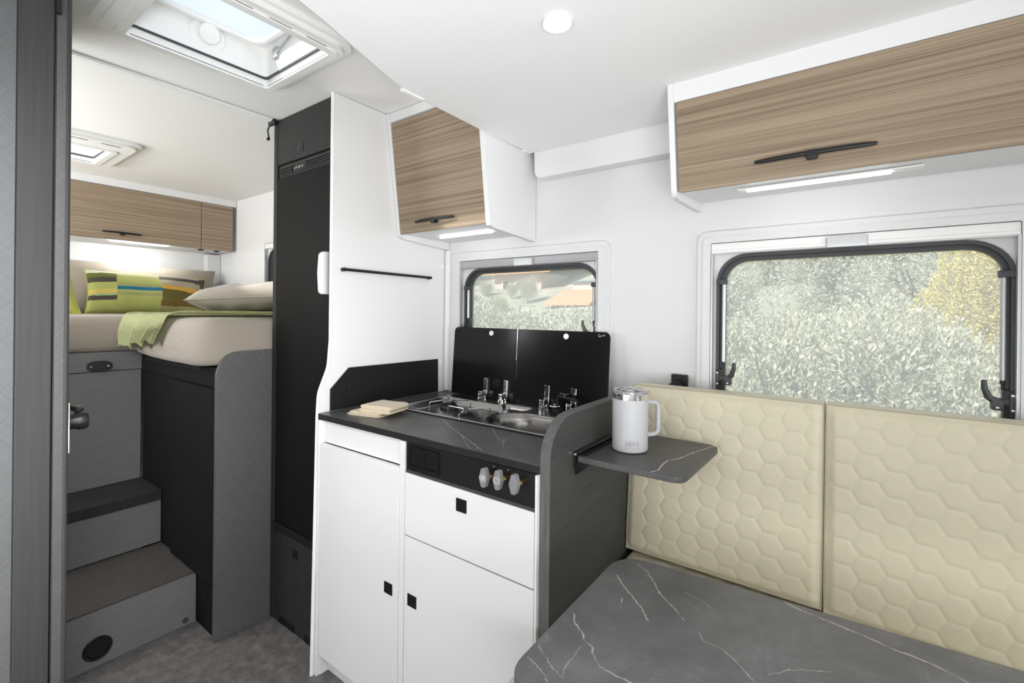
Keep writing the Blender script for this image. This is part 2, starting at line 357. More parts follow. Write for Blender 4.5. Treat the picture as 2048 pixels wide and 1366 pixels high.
def fabric(name, c, scale=900, amt=.12, bmp=.25, sheen=.2, wr=0):
    m, t, b = new_mat(name); b.inputs['Roughness'].default_value = .85; b.inputs['Sheen Weight'].default_value = sheen; b.inputs['Specular IOR Level'].default_value = .25
    a1 = N(t, 'ShaderNodeTexNoise'); a1.inputs['Scale'].default_value = scale; a1.inputs['Detail'].default_value = 2; t.links.new(coords(t), a1.inputs['Vector'])
    t.links.new(ramp(t, a1.outputs['Fac'], [(.3, tuple(x*(1-amt) for x in c)), (.7, tuple(x*(1+amt) for x in c))]), b.inputs['Base Color'])
    h = a1.outputs['Fac']
    if wr:
        a2 = N(t, 'ShaderNodeTexNoise'); a2.inputs['Scale'].default_value = 7; a2.inputs['Detail'].default_value = 3; a2.inputs['Distortion'].default_value = 1.2
        t.links.new(coords(t, (1, 1, 2.5)), a2.inputs['Vector'])
        mm_ = N(t, 'ShaderNodeMath', operation='MULTIPLY_ADD'); mm_.inputs[1].default_value = wr; t.links.new(a2.outputs['Fac'], mm_.inputs[0]); t.links.new(a1.outputs['Fac'], mm_.inputs[2]); h = mm_.outputs[0]
    bump(t, b, h, bmp, .0015); return m
CREAM = plain('cream_faux_leather', (.63, .578, .432), .5, bmp=.12, bscale=900, noise_amt=.03)
CREAMP = plain('cream_piping', (.43, .395, .29), .5)
SHEET = fabric('taupe_sheet', (.345, .30, .25), 1200, .06, .5, wr=9)
TAUPE = fabric('taupe_pillow_cotton', (.30, .26, .21), 1200, .06, .25, wr=5)
SAND = fabric('sand_pillow_cotton', (.40, .355, .30), 1200, .06, .25, wr=5)
LIME = fabric('yellow_lime_cotton', (.42, .43, .085), 900, .1, .25, wr=3)
m_, t_, b_ = new_mat('pale_green_knit'); KNIT = m_
b_.inputs['Roughness'].default_value = .9; b_.inputs['Specular IOR Level'].default_value = .2
kn = N(t_, 'ShaderNodeTexNoise'); kn.inputs['Scale'].default_value = 1; kn.inputs['Detail'].default_value = 1; t_.links.new(coords(t_, (150, 150, 260)), kn.inputs['Vector'])
t_.links.new(ramp(t_, kn.outputs['Fac'], [(.28, (.44, .46, .22)), (.42, (.58, .60, .33)), (.7, (.66, .68, .42))]), b_.inputs['Base Color']); bump(t_, b_, kn.outputs['Fac'], .6, .004)
CLOTH = fabric('beige_dishcloth', (.58, .49, .36), 1500, .12, .3)
LED = emit('led_strip', (1, .99, .97), 8); LEDB = emit('bedroom_led_strip', (1, .99, .97), 110)
LAMPM = emit('spot_diffuser', (1, 1, 1), 14)
MUGW = plain('white_powder_coat', (.47, .47, .478), .45, bmp=.06, bscale=1600)
INK = plain('grey_print', (.10, .10, .10), .5)
INKW = plain('white_print', (.75, .75, .75), .5)
m_, t_, b_ = new_mat('clear_plastic'); CLEAR = m_
b_.inputs['Base Color'].default_value = (.95, .95, .95, 1); b_.inputs['Transmission Weight'].default_value = .9; b_.inputs['Roughness'].default_value = .08; b_.inputs['IOR'].default_value = 1.45
def pane_mat(name, haze, tint=(1, 1, 1)):
    m, t, b = new_mat(name); t.nodes.remove(b); out = t.nodes['Material Output']
    tr = N(t, 'ShaderNodeBsdfTransparent'); tr.inputs[0].default_value = (*tint, 1); tl = N(t, 'ShaderNodeBsdfTranslucent'); tl.inputs[0].default_value = (.95, .95, .95, 1)
    gl = N(t, 'ShaderNodeBsdfGlossy'); gl.inputs['Roughness'].default_value = .03
    m1 = N(t, 'ShaderNodeMixShader'); m1.inputs[0].default_value = haze; t.links.new(tr.outputs[0], m1.inputs[1]); t.links.new(tl.outputs[0], m1.inputs[2])
    fr = N(t, 'ShaderNodeFresnel'); fr.inputs[0].default_value = 1.08
    m2 = N(t, 'ShaderNodeMixShader'); t.links.new(fr.outputs[0], m2.inputs[0]); t.links.new(m1.outputs[0], m2.inputs[1]); t.links.new(gl.outputs[0], m2.inputs[2])
    t.links.new(m2.outputs[0], out.inputs['Surface']); return m
PANE = pane_mat('hazy_acrylic_pane', .33)
DOME = pane_mat('roof_hatch_acrylic', .03, (.96, .98, 1))

# ------------------------------------------------------------------ setting
CZ = 2.03                                                            # ceiling height
b = B(); b.box(-4.0, 3.05, -.80, 1.53, -.03, 0); tag(b.build('floor', FLOOR), kind='structure')
def panel_with_holes(b, xs, ys, holes, z0, z1, plane):
    """slab split on the grid xs*ys, leaving out the cells listed as holes"""
    for i in range(len(xs)-1):
        for j in range(len(ys)-1):
            cx, cy = (xs[i]+xs[i+1])/2, (ys[j]+ys[j+1])/2
            if any(h[0] < cx < h[1] and h[2] < cy < h[3] for h in holes): continue
            if plane == 'z': b.box(xs[i], xs[i+1], ys[j], ys[j+1], z0, z1)
            else: b.box(xs[i], xs[i+1], z0, z1, ys[j], ys[j+1])
H1 = (-1.60, -1.235, .395, .775); H2 = (-3.17, -2.87, .27, .665)
b = B(); panel_with_holes(b, [-3.95, H2[0], H2[1], H1[0], H1[1], 3.05], sorted([-.80, H2[2], H1[2], H2[3], H1[3], 1.53]), [H1, H2], CZ, CZ+.04, 'z')
tag(b.build('ceiling', CEIL), kind='structure')
W1 = (-1.398, -.735, .965, 1.476); W2 = (-.358, .30, .945, 1.473); W3 = (-3.135, -2.50, 1.36, 1.690)
b = B(); panel_with_holes(b, [-3.95, W3[0], W3[1], W1[0], W1[1], W2[0], W2[1], 3.05], sorted([-.03, W2[2], W1[2], W3[2], W2[3], W1[3], W3[3], CZ+.04]), [W1, W2, W3], 1.53, 1.56, 'y')
tag(b.build('wall_right', WALLW), kind='structure')
b = B(); b.box(-3.95, -3.90, -.80, 1.53, -.03, CZ); tag(b.build('wall_rear', WALLW), kind='structure')
b = B(); b.box(-3.90, 3.05, -.80, -.75, 0, CZ); tag(b.build('wall_left', WALLW), kind='structure')
b = B(); b.box(3.0, 3.05, -.75, 1.53, 0, CZ); tag(b.build('wall_front', WALLW), kind='structure')
b = B(); b.box(-1.935, -1.905, -.75, .965, CZ-.010, CZ, .003); tag(b.build('trim_1', GLOSSW), kind='structure')
# pelmet under the edge of the drop-down bed, along the window wall
b = B(); b.prism(rrect(-.985, -.406, 1.762, 1.862, .028, rads=(.03, 0, 0, 0)), 'y', 1.475, 1.529, .003); tag(b.build('trim_2', WHITE), kind='structure')
# vertical cover strip where the partition meets the window wall
b = B(); b.box(-1.484, -1.464, 1.512, 1.529, .905, 1.53, .003); tag(b.build('trim_3', GLOSSW), kind='structure')
# rear right corner pillar behind the bed
b = B(); b.box(-3.899, -3.83, 1.44, 1.529, 1.40, 1.66, .006); tag(b.build('trim_4', WALLW), kind='structure')
b = B(); b.box(-3.899, -3.74, 1.40, 1.529, 1.05, 1.385, .006); tag(b.build('trim_5', DARKV), kind='structure')

def make_window(idx, hole, fr, gz, side_stays=True, blind=True, tab=.09):
    """idx, hole in the wall, outer frame (x0,x1,z0,z1); children: frame, blind cassette, seal, pane, stays, catches"""
    x0, x1, z0, z1 = hole
    b = B(); n = 5
    b.ring(rrect(fr[0], fr[1], fr[2], fr[3], .028, n), rrect(x0, x1, z0, z1, .004, n), 'y', 1.5175, 1.5305)
    b.ring(rrect(fr[0]+.016, fr[1]-.016, fr[2]+.016, fr[3]-.016, .02, n), rrect(x0, x1, z0, z1, .004, n), 'y', 1.5135, 1.518)
    root = tag(b.build('window_%d' % idx, FRAMEW), kind='structure')
    # flyscreen rails at the sides
    b = B()
    for xa, xb in ((x0+.001, x0+.007), (x1-.007, x1-.001)): b.box(xa, xb, 1.512, 1.528, z0+.01, z1-.03, .001)
    b.build('side_rail', SILVER, root)
    if blind:
        b = B(); b.box(x0, x1, 1.5165, 1.535, z1-.034, z1-.001, .004); b.box(x0+.002, x1-.002, 1.512, 1.52, z1-.031, z1-.022, .002); c = b.build('blind_cassette', GREYCAS if idx == 1 else GLOSSW, root)
        xm = (x0+x1)/2+.01; b = B(); b.box(xm-tab/2, xm+tab/2, 1.505, 1.517, z1-.036, z1-.006, .004); b.build('pull_tab', SILVER, c)
    sx0, sx1, sz0, sz1 = x0+.014, x1-.004, z0-.004, z1-.035
    b = B(); b.ring(rrect(sx0, sx1, sz0, sz1, .085, 8), rrect(sx0+.009, sx1-.009, sz0+.009, sz1-.009, .078, 8), 'y', 1.531, 1.556)
    b.ring(rrect(sx0+.006, sx1-.006, sz0+.006, sz1-.006, .08, 8), rrect(sx0+gz, sx1-gz*.8, sz0+gz, sz1-gz*.9, .066, 8), 'y', 1.545, 1.570)
    b.build('rubber_seal', RUBBER, root)
    b = B(); b.ring(rrect(sx0-.03, sx1+.03, sz0-.03, sz1+.03, .03, 8), rrect(sx0+.002, sx1-.002, sz0+.002, sz1-.002, .083, 8), 'y', 1.536, 1.575); b.build('reveal', FRAMEW, root)
    b = B(); b.box(sx0, sx1, 1.560, 1.5635, sz0, sz1); b.build('pane', PANE, root, smooth=False)
    if side_stays:
        for sgn, xe in ((1, sx0), (-1, sx1)):
            xs = xe+sgn*.021
            zt, zb = sz1-.085, sz0+(.268 if idx == 1 else .17)
            b = B(); b.tube([(xs, 1.535, zb), (xs, 1.535, zt)], .0055, 10); st = b.build('window_stay', SILVER, root)
            b = B(); b.box(min(xe, xe+sgn*.030), max(xe, xe+sgn*.030), 1.526, 1.545, zt-.006, zt+.011, .003); b.build('stay_bracket', RUBBER, st)
            b = B(); b.lathe([(.0, 0), (.003, 0), (.003, .012), (.0045, .014), (.0045, .022), (0, .024)], (xs, 1.535, zb-.022)); b.box(min(xe, xs), max(xe, xs), 1.53, 1.545, zb-.045, zb-.022, .002); b.build('stay_foot', DARKM, st)
            # swivelling catch
            xc, zc = xe+sgn*.034, zb-.05
            b = B()
            b.box(min(xe+sgn*.004, xc), max(xe+sgn*.004, xc), 1.528, 1.548, zc-.008, zc+.008, .003)
            b.box(xe+sgn*.006-.005, xe+sgn*.006+.005, 1.524, 1.532, zc-.024, zc+.024, .003)
            b.prism(fillet([(xc-.008, zc-.018), (xc+.012*1, zc-.018), (xc+.012, zc+.004), (xc, zc+.012), (xc-.008, zc+.006)], .004, 3), 'y', 1.516, 1.534, .002)
            b.tube([(xc, 1.525, zc), (xc+sgn*.013, 1.520, zc+.012), (xc+sgn*.020, 1.515, zc+.032), (xc+sgn*.021, 1.513, zc+.050)], [.008, .0075, .006, .005], 10)
            ct = b.build('catch', RUBBER, root)
            b = B()
            for (px, pz) in ((xe+sgn*.006, zc-.017), (xe+sgn*.006, zc+.017), (xc+.002, zc-.012)): b.lathe([(0, -.002), (.003, -.001), (.003, .002)], (px, 1.515 if px != xe+sgn*.006 else 1.523, pz), (0, 1, 0), 10)
            b.build('screw', CHROME, ct)
    return root
make_window(1, W1, (-1.435, -.692, .925, 1.512), .022)
make_window(2, W2, (-.397, .345, .905, 1.509), .022)
make_window(3, W3, (-3.168, -2.465, 1.33, 1.722), .022, side_stays=False, blind=True)

# ------------------------------------------------------------------ drop-down bed over the dinette
root = thing('drop_down_bed', 'white underside panel of the drop-down bed above the dinette, with pale rounded edge strip', 'bed', (.2, .5, 1.86))
edge = [(-.80, -.2), (-.835, .15), (-.8765, .486), (-.9008, .566), (-.935, .665), (-.965, .758), (-.990, .840), (-.998, .888), (-1.000, .96), (-1.003, 1.18), (-1.000, 1.32), (-.993, 1.473)]
out = edge+[(-.406, 1.473), (-.406, 1.246), (1.55, 1.246), (1.55, -.7), (-.74, -.7)]
b = B(); b.prism(out, 'z', 1.861, 1.90); b.build('board', BOARDW, root, ang=20)
b = B(); b.tube([(x-.002, y, 1.872) for x, y in edge], .011, 8); b.build('edge_strip', GLOSSW, root)
for ya, yb in ((.848, .925), (1.43, 1.47)):
    b = B(); b.box(-1.011, -.995, ya, yb, 1.8575, 1.868, .003); b.build('edge_clip', GLOSSW, root)
def spot(x, y, z, rad, label):
    t = thing('ceiling_spotlight', label, 'lamp', (x, y, z))
    b = B(); b.lathe([(rad*.86, 0), (rad, -.001), (rad*1.04, -.004), (rad*.98, -.008), (rad*.86, -.006)], (x, y, z)); b.build('bezel', GLOSSW, t)
    b = B(); b.lathe([(0, -.005), (rad*.87, -.005), (rad*.87, -.001), (0, -.001)], (x, y, z)); b.build('diffuser', LAMPM, t)
spot(-.503, .8335, 1.861, .030, 'small round recessed spotlight glowing in the white bed underside')

# ------------------------------------------------------------------ roof hatches
def roof_hatch(name, label, x0, x1, y0, y1, hole, big):
    t = thing(name, label, 'roof hatch', ((x0+x1)/2, (y0+y1)/2, CZ))
    hx0, hx1, hy0, hy1 = hole; n = 5; z0 = CZ-.030
    b = B()
    b.ring(rrect(x0, x1, y0, y1, .05, n), rrect(hx0, hx1, hy0, hy1, .012, n), 'z', CZ-.014, CZ+.0)
    b.ring(rrect(x0+.018, x1-.018, y0+.018, y1-.018, .045, n), rrect(hx0, hx1, hy0, hy1, .012, n), 'z', z0+.004, CZ-.014)
    b.ring(rrect(hx0-.022, hx1+.022, hy0-.022, hy1+.022, .02, n), rrect(hx0, hx1, hy0, hy1, .008, n), 'z', z0-.002, z0+.006)
    b.build('inner_frame', GLOSSW, t)
    b = B(); q = .006
    b.ring(rrect(hx0-.001, hx1+.001, hy0-.001, hy1+.001, .005, n), rrect(hx0+q, hx1-q, hy0+q, hy1-q, .005, n), 'z', CZ-.004, CZ+.002); b.build('blind_slot', RUBBER, t)
    b = B(); b.ring(rrect(hx0-.01, hx1+.01, hy0-.01, hy1+.01, .02, n), rrect(hx0+.003, hx1-.003, hy0+.003, hy1-.003, .02, n), 'z', CZ+.003, CZ+.10); b.build('shaft', GLOSSW, t)
    b = B()
    m = .045
    b.ring(rrect(hx0-.01, hx1+.01, hy0-.01, hy1+.01, .02, n), rrect(hx0+.025, hx1-.025, hy0+.035, hy1-.035, .045, n), 'z', CZ+.094, CZ+.104)
    rr = rrect(hx0+.022, hx1-.022, hy0+.032, hy1-.032, .045, n)
    b.tube([(px, py, CZ+.094) for px, py in rr], .010, 8, closed=True)
    b.build('dome_rim', GLOSSW, t)
    b = B()
    def fn(u, v):
        px = hx0+.004+(hx1-hx0-.008)*u; py = hy0+.004+(hy1-hy0-.008)*v
        return Vector((px, py, CZ+.106+.05*(1-(2*u-1)**4)*(1-(2*v-1)**4)))
    b.grid(fn, 10, 10); b.build('dome', DOME, t)
    # lock knob with oval escutcheon on the far side, hinge bracket on the near-wall side
    ky = (hy0+hy1)/2+.01
    b = B()
    b.lathe([(0, .0), (.028, .002), (.030, .008), (.027, .013), (0, .014)], (hx0+.010, ky, CZ+.062), (1, 0, -.35), 24); kn_ = b.build('lock_knob', GLOSSW, t)
    b = B(); b.lathe([(0, .0), (.052, .0), (.047, .004), (0, .006)], (hx0+.003, ky, CZ+.058), (1, 0, -.1), 28); b.build('escutcheon', GLOSSW, kn_)
    b = B(); b.box(hx0+.055, hx0+.085, hy1-.012, hy1-.004, CZ+.045, CZ+.082, .004)
    b.tube([(hx0+.07, hy1-.010, CZ+.055), (hx0+.17, hy1-.010, CZ+.088)], .0035, 8); b.build('stay_arm', SILVER, t)
    # narrow shadow-gap vents in the frame border
    for k in range(4):
        b = B(); ya = y0+.05+(y1-y0-.1)*(k+.15)/4; yb = ya+(y1-y0-.1)*.6/4
        b.box(x1-.047, x1-.0425, ya, yb, CZ-.0275, CZ-.0255); b.build('vent_slot', RUBBER, t)
    return t
roof_hatch('roof_hatch', 'large white roof hatch open to blue sky, above the passage beside the fridge', -1.655, -1.17, .325, .828, H1, True)
roof_hatch('roof_hatch', 'smaller-looking white roof hatch farther back above the bed', -3.27, -2.717, .19, .752, H2, False)

# ------------------------------------------------------------------ bathroom front beside the passage (left edge of the view)
t = thing('bathroom_front_panel', 'pale cross-hatched grey bathroom panel at the far left edge', 'panel', (-1.3, -.3, 0))
b = B(); b.box(-1.330, -1.305, -.74, .1588, .001, CZ-.001, .001); b.build('face', HATCHL, t)
t = thing('door_post', 'smooth grey vertical-grain door post between bathroom panel and door', 'post', (-1.3, .18, 0))
b = B(); b.box(-1.340, -1.298, .1590, .2105, .001, CZ-.001, .003); b.build('post', GREYVL, t)
t = thing('bathroom_door', 'grey bathroom door seen edge-on at left, with black round handle', 'door', (-1.6, .23, 0))
b = B(); b.box(-1.90, -1.306, .2135, .2365, .012, CZ-.02, .001); b.build('leaf', HATCH, t)
b = B(); b.box(-1.3062, -1.3, .2140, .2290, .012, CZ-.02, .001); b.build('edge_band', HATCHD, t)
b = B(); b.tube([(-1.3052, .2320, .012), (-1.3052, .2320, CZ-.02)], .0050, 10); b.build('edge_bead', GREYVL, t)
b = B(); b.box(-1.303, -1.2985, .2365, .2390, .957, 1.060, .0008); pl = b.build('strike_plate', CHROME, t)
b = B(); b.lathe([(0, 0), (.022, 0), (.022, .006), (.0165, .008), (.0165, .022), (.019, .026), (.0195, .036), (.017, .042), (0, .043)], (-1.362, .2365, 1.010), (0, 1, 0), 24)
b.tube([(-1.362, .262, 1.026), (-1.375, .268, 1.032), (-1.43, .268, 1.030), (-1.47, .266, 1.02)], [.006, .007, .007, .005], 10); b.build('handle', BLACKP, t)
for (x, y, lab) in ((-1.292, .219, 'black rail end fitting at the top of the door post'), (-1.93, .958, 'black rail end fitting at the ceiling beside the fridge top')):
    t = thing('rail_fitting', lab, 'fitting', (x, y, CZ-.03))
    b = B(); z_ = CZ-.03
    if x < -1.5:
        b.box(x-.012, x+.035, y-.013, y+.004, z_+.006, z_+.029, .006); b.tube([(x-.004, y-.008, z_+.01), (x-.012, y-.012, z_-.012), (x-.006, y-.010, z_-.04)], .003, 8); b.box(x-.014, x-.003, y-.016, y-.006, z_-.052, z_-.040, .002)
    else:
        b.box(x-.008, x+.012, y-.02, y+.008, z_-.10, z_+.029, .004); b.tube([(x+.006, y-.006, z_-.10), (x+.012, y-.006, z_-.16)], .005, 8)
    b.build('bracket', BLACKP, t)

# ------------------------------------------------------------------ steps up to the bed
t = thing('bed_step', 'lower grey step with brown carpet tread and round black air outlet', 'step', (-2.33, .5, 0))
b = B(); b.box(-2.15, -2.13, .20, .772, .001, .1995, .001); b.box(-2.518, -2.15, .20, .772, .001, .190); b.build('riser', GREYH, t)
b = B(); b.box(-2.5185, -2.129, .20, .772, .196, .2036, .002); b.build('tread', CARPET, t)
b = B(); c = (-2.129, .4682, .066)
b.lathe([(.030, .0), (.039, .0), (.041, .004), (.038, .009), (.031, .008), (.029, .0)], c, (1, 0, 0), 32); vt = b.build('air_outlet', BLACKP, t)
b = B(); b.lathe([(0, .001), (.030, .001), (.029, .003), (0, .003)], c, (1, 0, 0), 28); b.box(-2.128, -2.1225, .4682-.024, .4682+.024, .070, .0755, .001, M=None); b.build('flap', BLACK, vt)
b = B(); b.lathe([(0, .0), (.011, .0), (.010, .002), (0, .0025)], (-2.129, .7363, .0215), (1, 0, 0), 20); b.build('cover_cap', PANELH, t)
t = thing('bed_step', 'upper grey step with overhanging dark tread below the bed', 'step', (-2.65, .5, .2036))
b = B(); b.box(-2.779, -2.5285, .20, .772, .2045, .394); b.build('riser', GREYH, t)
b = B(); b.box(-2.779, -2.5185, .20, .772, .3945, .4382, .002); b.build('tread', GREYV, t)
t = thing('under_bed_panel', 'tall grey panel under the bed with flap and oval black grip', 'panel', (-2.79, .5, .4385))
b = B(); b.box(-2.80, -2.7807, .20, .764, .4395, .9635, .001); b.build('panel', GREYH, t)
b = B(); b.box(-2.80, -2.7790, .20, .768, .9665, 1.054, .0015); fl = b.build('flap', GREYH, t)
b = B()
el = [(math.copysign(abs(math.cos(a))**.8, math.cos(a))*.046+.609, math.copysign(abs(math.sin(a))**.75, math.sin(a))*.0255+.990) for a in [2*PI*k/32 for k in range(32)]]
ei = [(.609+(p[0]-.609)*.72, .990+(p[1]-.990)*.62) for p in el]
b.ring(el, ei, 'x', -2.779, -2.773); b.prism(ei, 'x', -2.779, -2.776)
b.prism([(.609+(p[0]-.609)*.5, .990+(p[1]-.990)*.3) for p in el], 'x', -2.777, -2.7735); g = b.build('oval_grip', BLACKP, fl)
for y in (.578, .640):
    b = B(); b.lathe([(0, .002), (.0035, .0015), (.0042, 0), (0, 0)], (-2.776, y, .990), (1, 0, 0), 12); b.build('grip_screw', SILVER, fl)

# ------------------------------------------------------------------ wardrobe beside the steps
t = thing('wardrobe', 'dark low wardrobe with flat door facing the steps, under the bed corner', 'cabinet', (-2.4, 1.1, 0))
b = B(); b.box(-2.779, -1.948, .774, 1.528, .001, 1.035); b.build('carcass', DARKV, t)
b = B(); b.box(-2.779, -1.948, .765, .774, .9585, 1.0335, .001); tr_ = b.build('top_rail', DARKV, t)
b = B(); b.box(-2.72, -2.09, .7632, .7655, 1.012, 1.026); b.build('vent_slot', BLACK, tr_)
b = B(); b.box(-2.3645, -1.952, .757, .7735, .21, .9525, .002); d = b.build('door', DARKV, t)
b = B(); b.box(-2.0, -1.982, .7545, .757, .575, .607, .001); b.build('push_latch', BLACKP, d)
t = thing('bed_end_panel', 'grey cross-hatched upright panel with rounded top corner at the bed end', 'panel', (-1.94, 1.0, 0))
prof = [(.7605, .001), (1.527, .001), (1.527, 1.0945), (.86, 1.0925), (.82, 1.089), (.797, 1.078), (.780, 1.060), (.768, 1.036), (.7605, 1.010)]
b = B(); b.prism(prof, 'x', -1.947, -1.931, .001); b.build('board', HATCH, t, ang=25)

# ------------------------------------------------------------------ mattress, blanket, pillows
t = thing('mattress', 'L-shaped mattress in a taupe fitted sheet on the rear bed', 'mattress', (-3.0, .9, 1.055))
Lp = [(-3.895, -.74), (-2.772, -.74), (-2.772, .725), (-1.952, .712), (-1.952, 1.525), (-3.895, 1.525)]
b = B(); rings = []
def inset(pts, d):
    out = []; n = len(pts)
    for i in range(n):
        p0, p1, p2 = Vector(pts[i-1]), Vector(pts[i]), Vector(pts[(i+1) % n]); a = (p1-p0).normalized(); c = (p2-p1).normalized()
        na, nc = Vector((-a.y, a.x)), Vector((-c.y, c.x)); bis = (na+nc); bis = bis/max(.3, bis.dot(na)); out.append(tuple(p1+bis*d))
    return out
base = fillet(Lp, [.05, .02, .03, .08, .05, .05], 5)
# subdivide long sides so that the sheet can sag a little
sub = []
for i in range(len(base)):
    a, c = Vector(base[i]), Vector(base[(i+1) % len(base)]); k = max(1, int((c-a).length/.035))
    for j in range(k): sub.append(tuple(a.lerp(c, j/k)))
lay = [(.02, 1.0555), (.006, 1.062), (0, 1.08), (-.002, 1.13), (0, 1.18), (.006, 1.203), (.016, 1.215), (.034, 1.221), (.075, 1.2235)]
V = []; n = len(sub)
for d, z in lay:
    for (px, py) in inset(sub, d):
        wv = noise.noise(Vector((px*5, py*5, z*9)))*.006; dip = 0
        if px > -2.72 and py < .9 and z < 1.2:                              # sheet bulging over the wardrobe corner
            k = max(0, (1.16-z)/.1); dip = -.022*k*(1-abs((px+2.3)/.55)**2 if abs(px+2.3) < .55 else 0)
        V.append((px, py-(wv if py < .8 else 0), max(1.037 if px > -2.74 else 1.0555, z+dip)))
Fc = [(l*n+i, l*n+(i+1) % n, (l+1)*n+(i+1) % n, (l+1)*n+i) for l in range(len(lay)-1) for i in range(n)]
vs, _ = b._add(V, Fc)
b.bm.faces.new(vs[(len(lay)-1)*n:]); b.bm.faces.new(list(reversed(vs[:n])))
bmesh.ops.triangulate(b.bm, faces=[f for f in b.bm.faces if len(f.verts) > 4])
b.build('sheet', SHEET, t, ang=60)

def pillow(name, label, mat, w, h, th, M, cat='pillow', colour=None, seed=0, pinch=.07):
    t = thing(name, label, cat, M.translation)
    b = B(); nu, nv = (88, 60) if colour else (48, 34)
    def sh(u, v, sgn):
        x, y = 2*u-1, 2*v-1
        e = max(0, (1-abs(x)**2.6))*max(0, (1-abs(y)**2.6))
        px = x*w/2*(1-pinch*(1-abs(y)**2.2)); py = y*h/2*(1-pinch*1.2*(1-abs(x)**2.2))
        z = sgn*th/2*e**.52
        q = (noise.noise(Vector((px*6+seed, py*6, sgn*.7)))*.016+noise.noise(Vector((px*17+seed, py*15, sgn*.7)))*.006)*min(1, e*3)
        return M @ Vector((px, py, z+q))
    for sgn in (1, -1):
        b.grid(lambda u, v: sh(u, v, sgn), nu, nv)
    bmesh.ops.remove_doubles(b.bm, verts=list(b.bm.verts), dist=.0004)
    o = b.build('cover', mat, t, ang=70)
    if colour:
        me = o.data; at_ = me.color_attributes.new('weave', 'FLOAT_COLOR', 'CORNER'); Mi = (M.to_3x3()).inverted()
        # colours by position in the pillow's own plane
        for f in me.polygons:
            p = Mi @ (f.center + off(t) - M.translation); c = (*colour(p.x/w+.5, p.y/h+.5), 1)
            for li in f.loop_indices: at_.data[li].color = c
    # piped seam
    b = B(); path = []
    for k in range(nu): path.append(sh(k/nu, 0, 1))
    for k in range(nv): path.append(sh(1, k/nv, 1))
    for k in range(nu): path.append(sh(1-k/nu, 1, 1))
    for k in range(nv): path.append(sh(0, 1-k/nv, 1))
    b.tube(path, .0028, 6, closed=True); b.build('seam', mat if not colour else LIME, t)
    return t
def pose(loc, ux, tilt, roll=0):
    """pillow plane: ux = heading of its width in plan, tilt = lean back from upright"""
    ux = Vector(ux).normalized(); nrm = Vector((ux.y, -ux.x, 0)); up_ = Vector((0, 0, 1))
    uy = up_*math.cos(tilt)-nrm*math.sin(tilt); uz = ux.cross(uy)
    M = frame_M(loc, ux, uy, uz); return M @ Matrix.Rotation(roll, 4, 'Z')
YD = (0, 1, 0)
pillow('bed_pillow', 'large taupe pillow leaning on the rear wall behind the checked cushion', TAUPE, .98, .345, .20, pose((-3.715, .97, 1.376), YD, math.radians(16), math.radians(-1.5)), seed=3, pinch=.06)
PAL = dict(w=(.55, .56, .42), dk=(.075, .065, .055), g=(.13, .14, .04), lg=(.40, .43, .135), y=(.60, .46, .13), or_=(.62, .36, .06), bl=(.02, .16, .26), tp=(.38, .33, .24), ol=(.12, .105, .03), pk=(.33, .33, .14), mint=(.36, .46, .22), br=(.16, .11, .03))
def plaid(u, v):
    P = PAL; cols = [[(0, 'lg'), (.26, 'dk'), (.36, 'mint'), (.40, 'y'), (.50, 'lg'), (.66, 'dk'), (.78, 'g'), (.90, 'w')],
                     [(0, 'lg'), (.30, 'lg'), (.36, 'pk'), (.43, 'lg'), (.48, 'bl'), (.56, 'pk'), (.64, 'lg'), (.78, 'pk'), (.92, 'w')],
                     [(0, 'pk'), (.16, 'br'), (.32, 'ol'), (.54, 'or_'), (.64, 'tp'), (.80, 'dk'), (.92, 'tp')],
                     [(0, 'dk'), (.30, 'g'), (.44, 'bl'), (.56, 'g'), (.66, 'dk')]]
    i = 0 if u < .22 else 1 if u < .56 else 2 if u < .93 else 3
    c = cols[i][0][1]
    for p, q in cols[i]:
        if v >= p: c = q
    return P[c]
m_, t_, b_ = new_mat('checked_weave'); PLAID = m_
va = N(t_, 'ShaderNodeVertexColor'); va.layer_name = 'weave'; t_.links.new(va.outputs[0], b_.inputs['Base Color']); b_.inputs['Roughness'].default_value = .85; b_.inputs['Specular IOR Level'].default_value = .2
pn = N(t_, 'ShaderNodeTexNoise'); pn.inputs['Scale'].default_value = 900; t_.links.new(coords(t_), pn.inputs['Vector']); bump(t_, b_, pn.outputs['Fac'], .25, .001)
pillow('checked_cushion', 'oblong cushion in lime, olive and brown checks with blue and orange stripes', PLAID, .61, .268, .15, pose((-3.50, 1.005, 1.340), (.03, 1, 0), math.radians(22), math.radians(-2.5)), 'cushion', plaid, 5, .05)
pillow('bed_pillow', 'plump sand pillow lying on the blanket beside the fridge', SAND, .60, .42, .18, Matrix.Translation((-2.78, 1.285, 1.322)) @ Matrix.Rotation(math.radians(62), 4, 'Z') @ Matrix.Rotation(math.radians(-4), 4, 'Y'), seed=8, pinch=.06)
pillow('lime_cushion', 'yellow-lime cushion with dark edge, cut off by the bathroom door edge', LIME, .40, .39, .14, pose((-3.28, .412, 1.375), (.25, 1, 0), math.radians(24), math.radians(9)), 'cushion', seed=11)
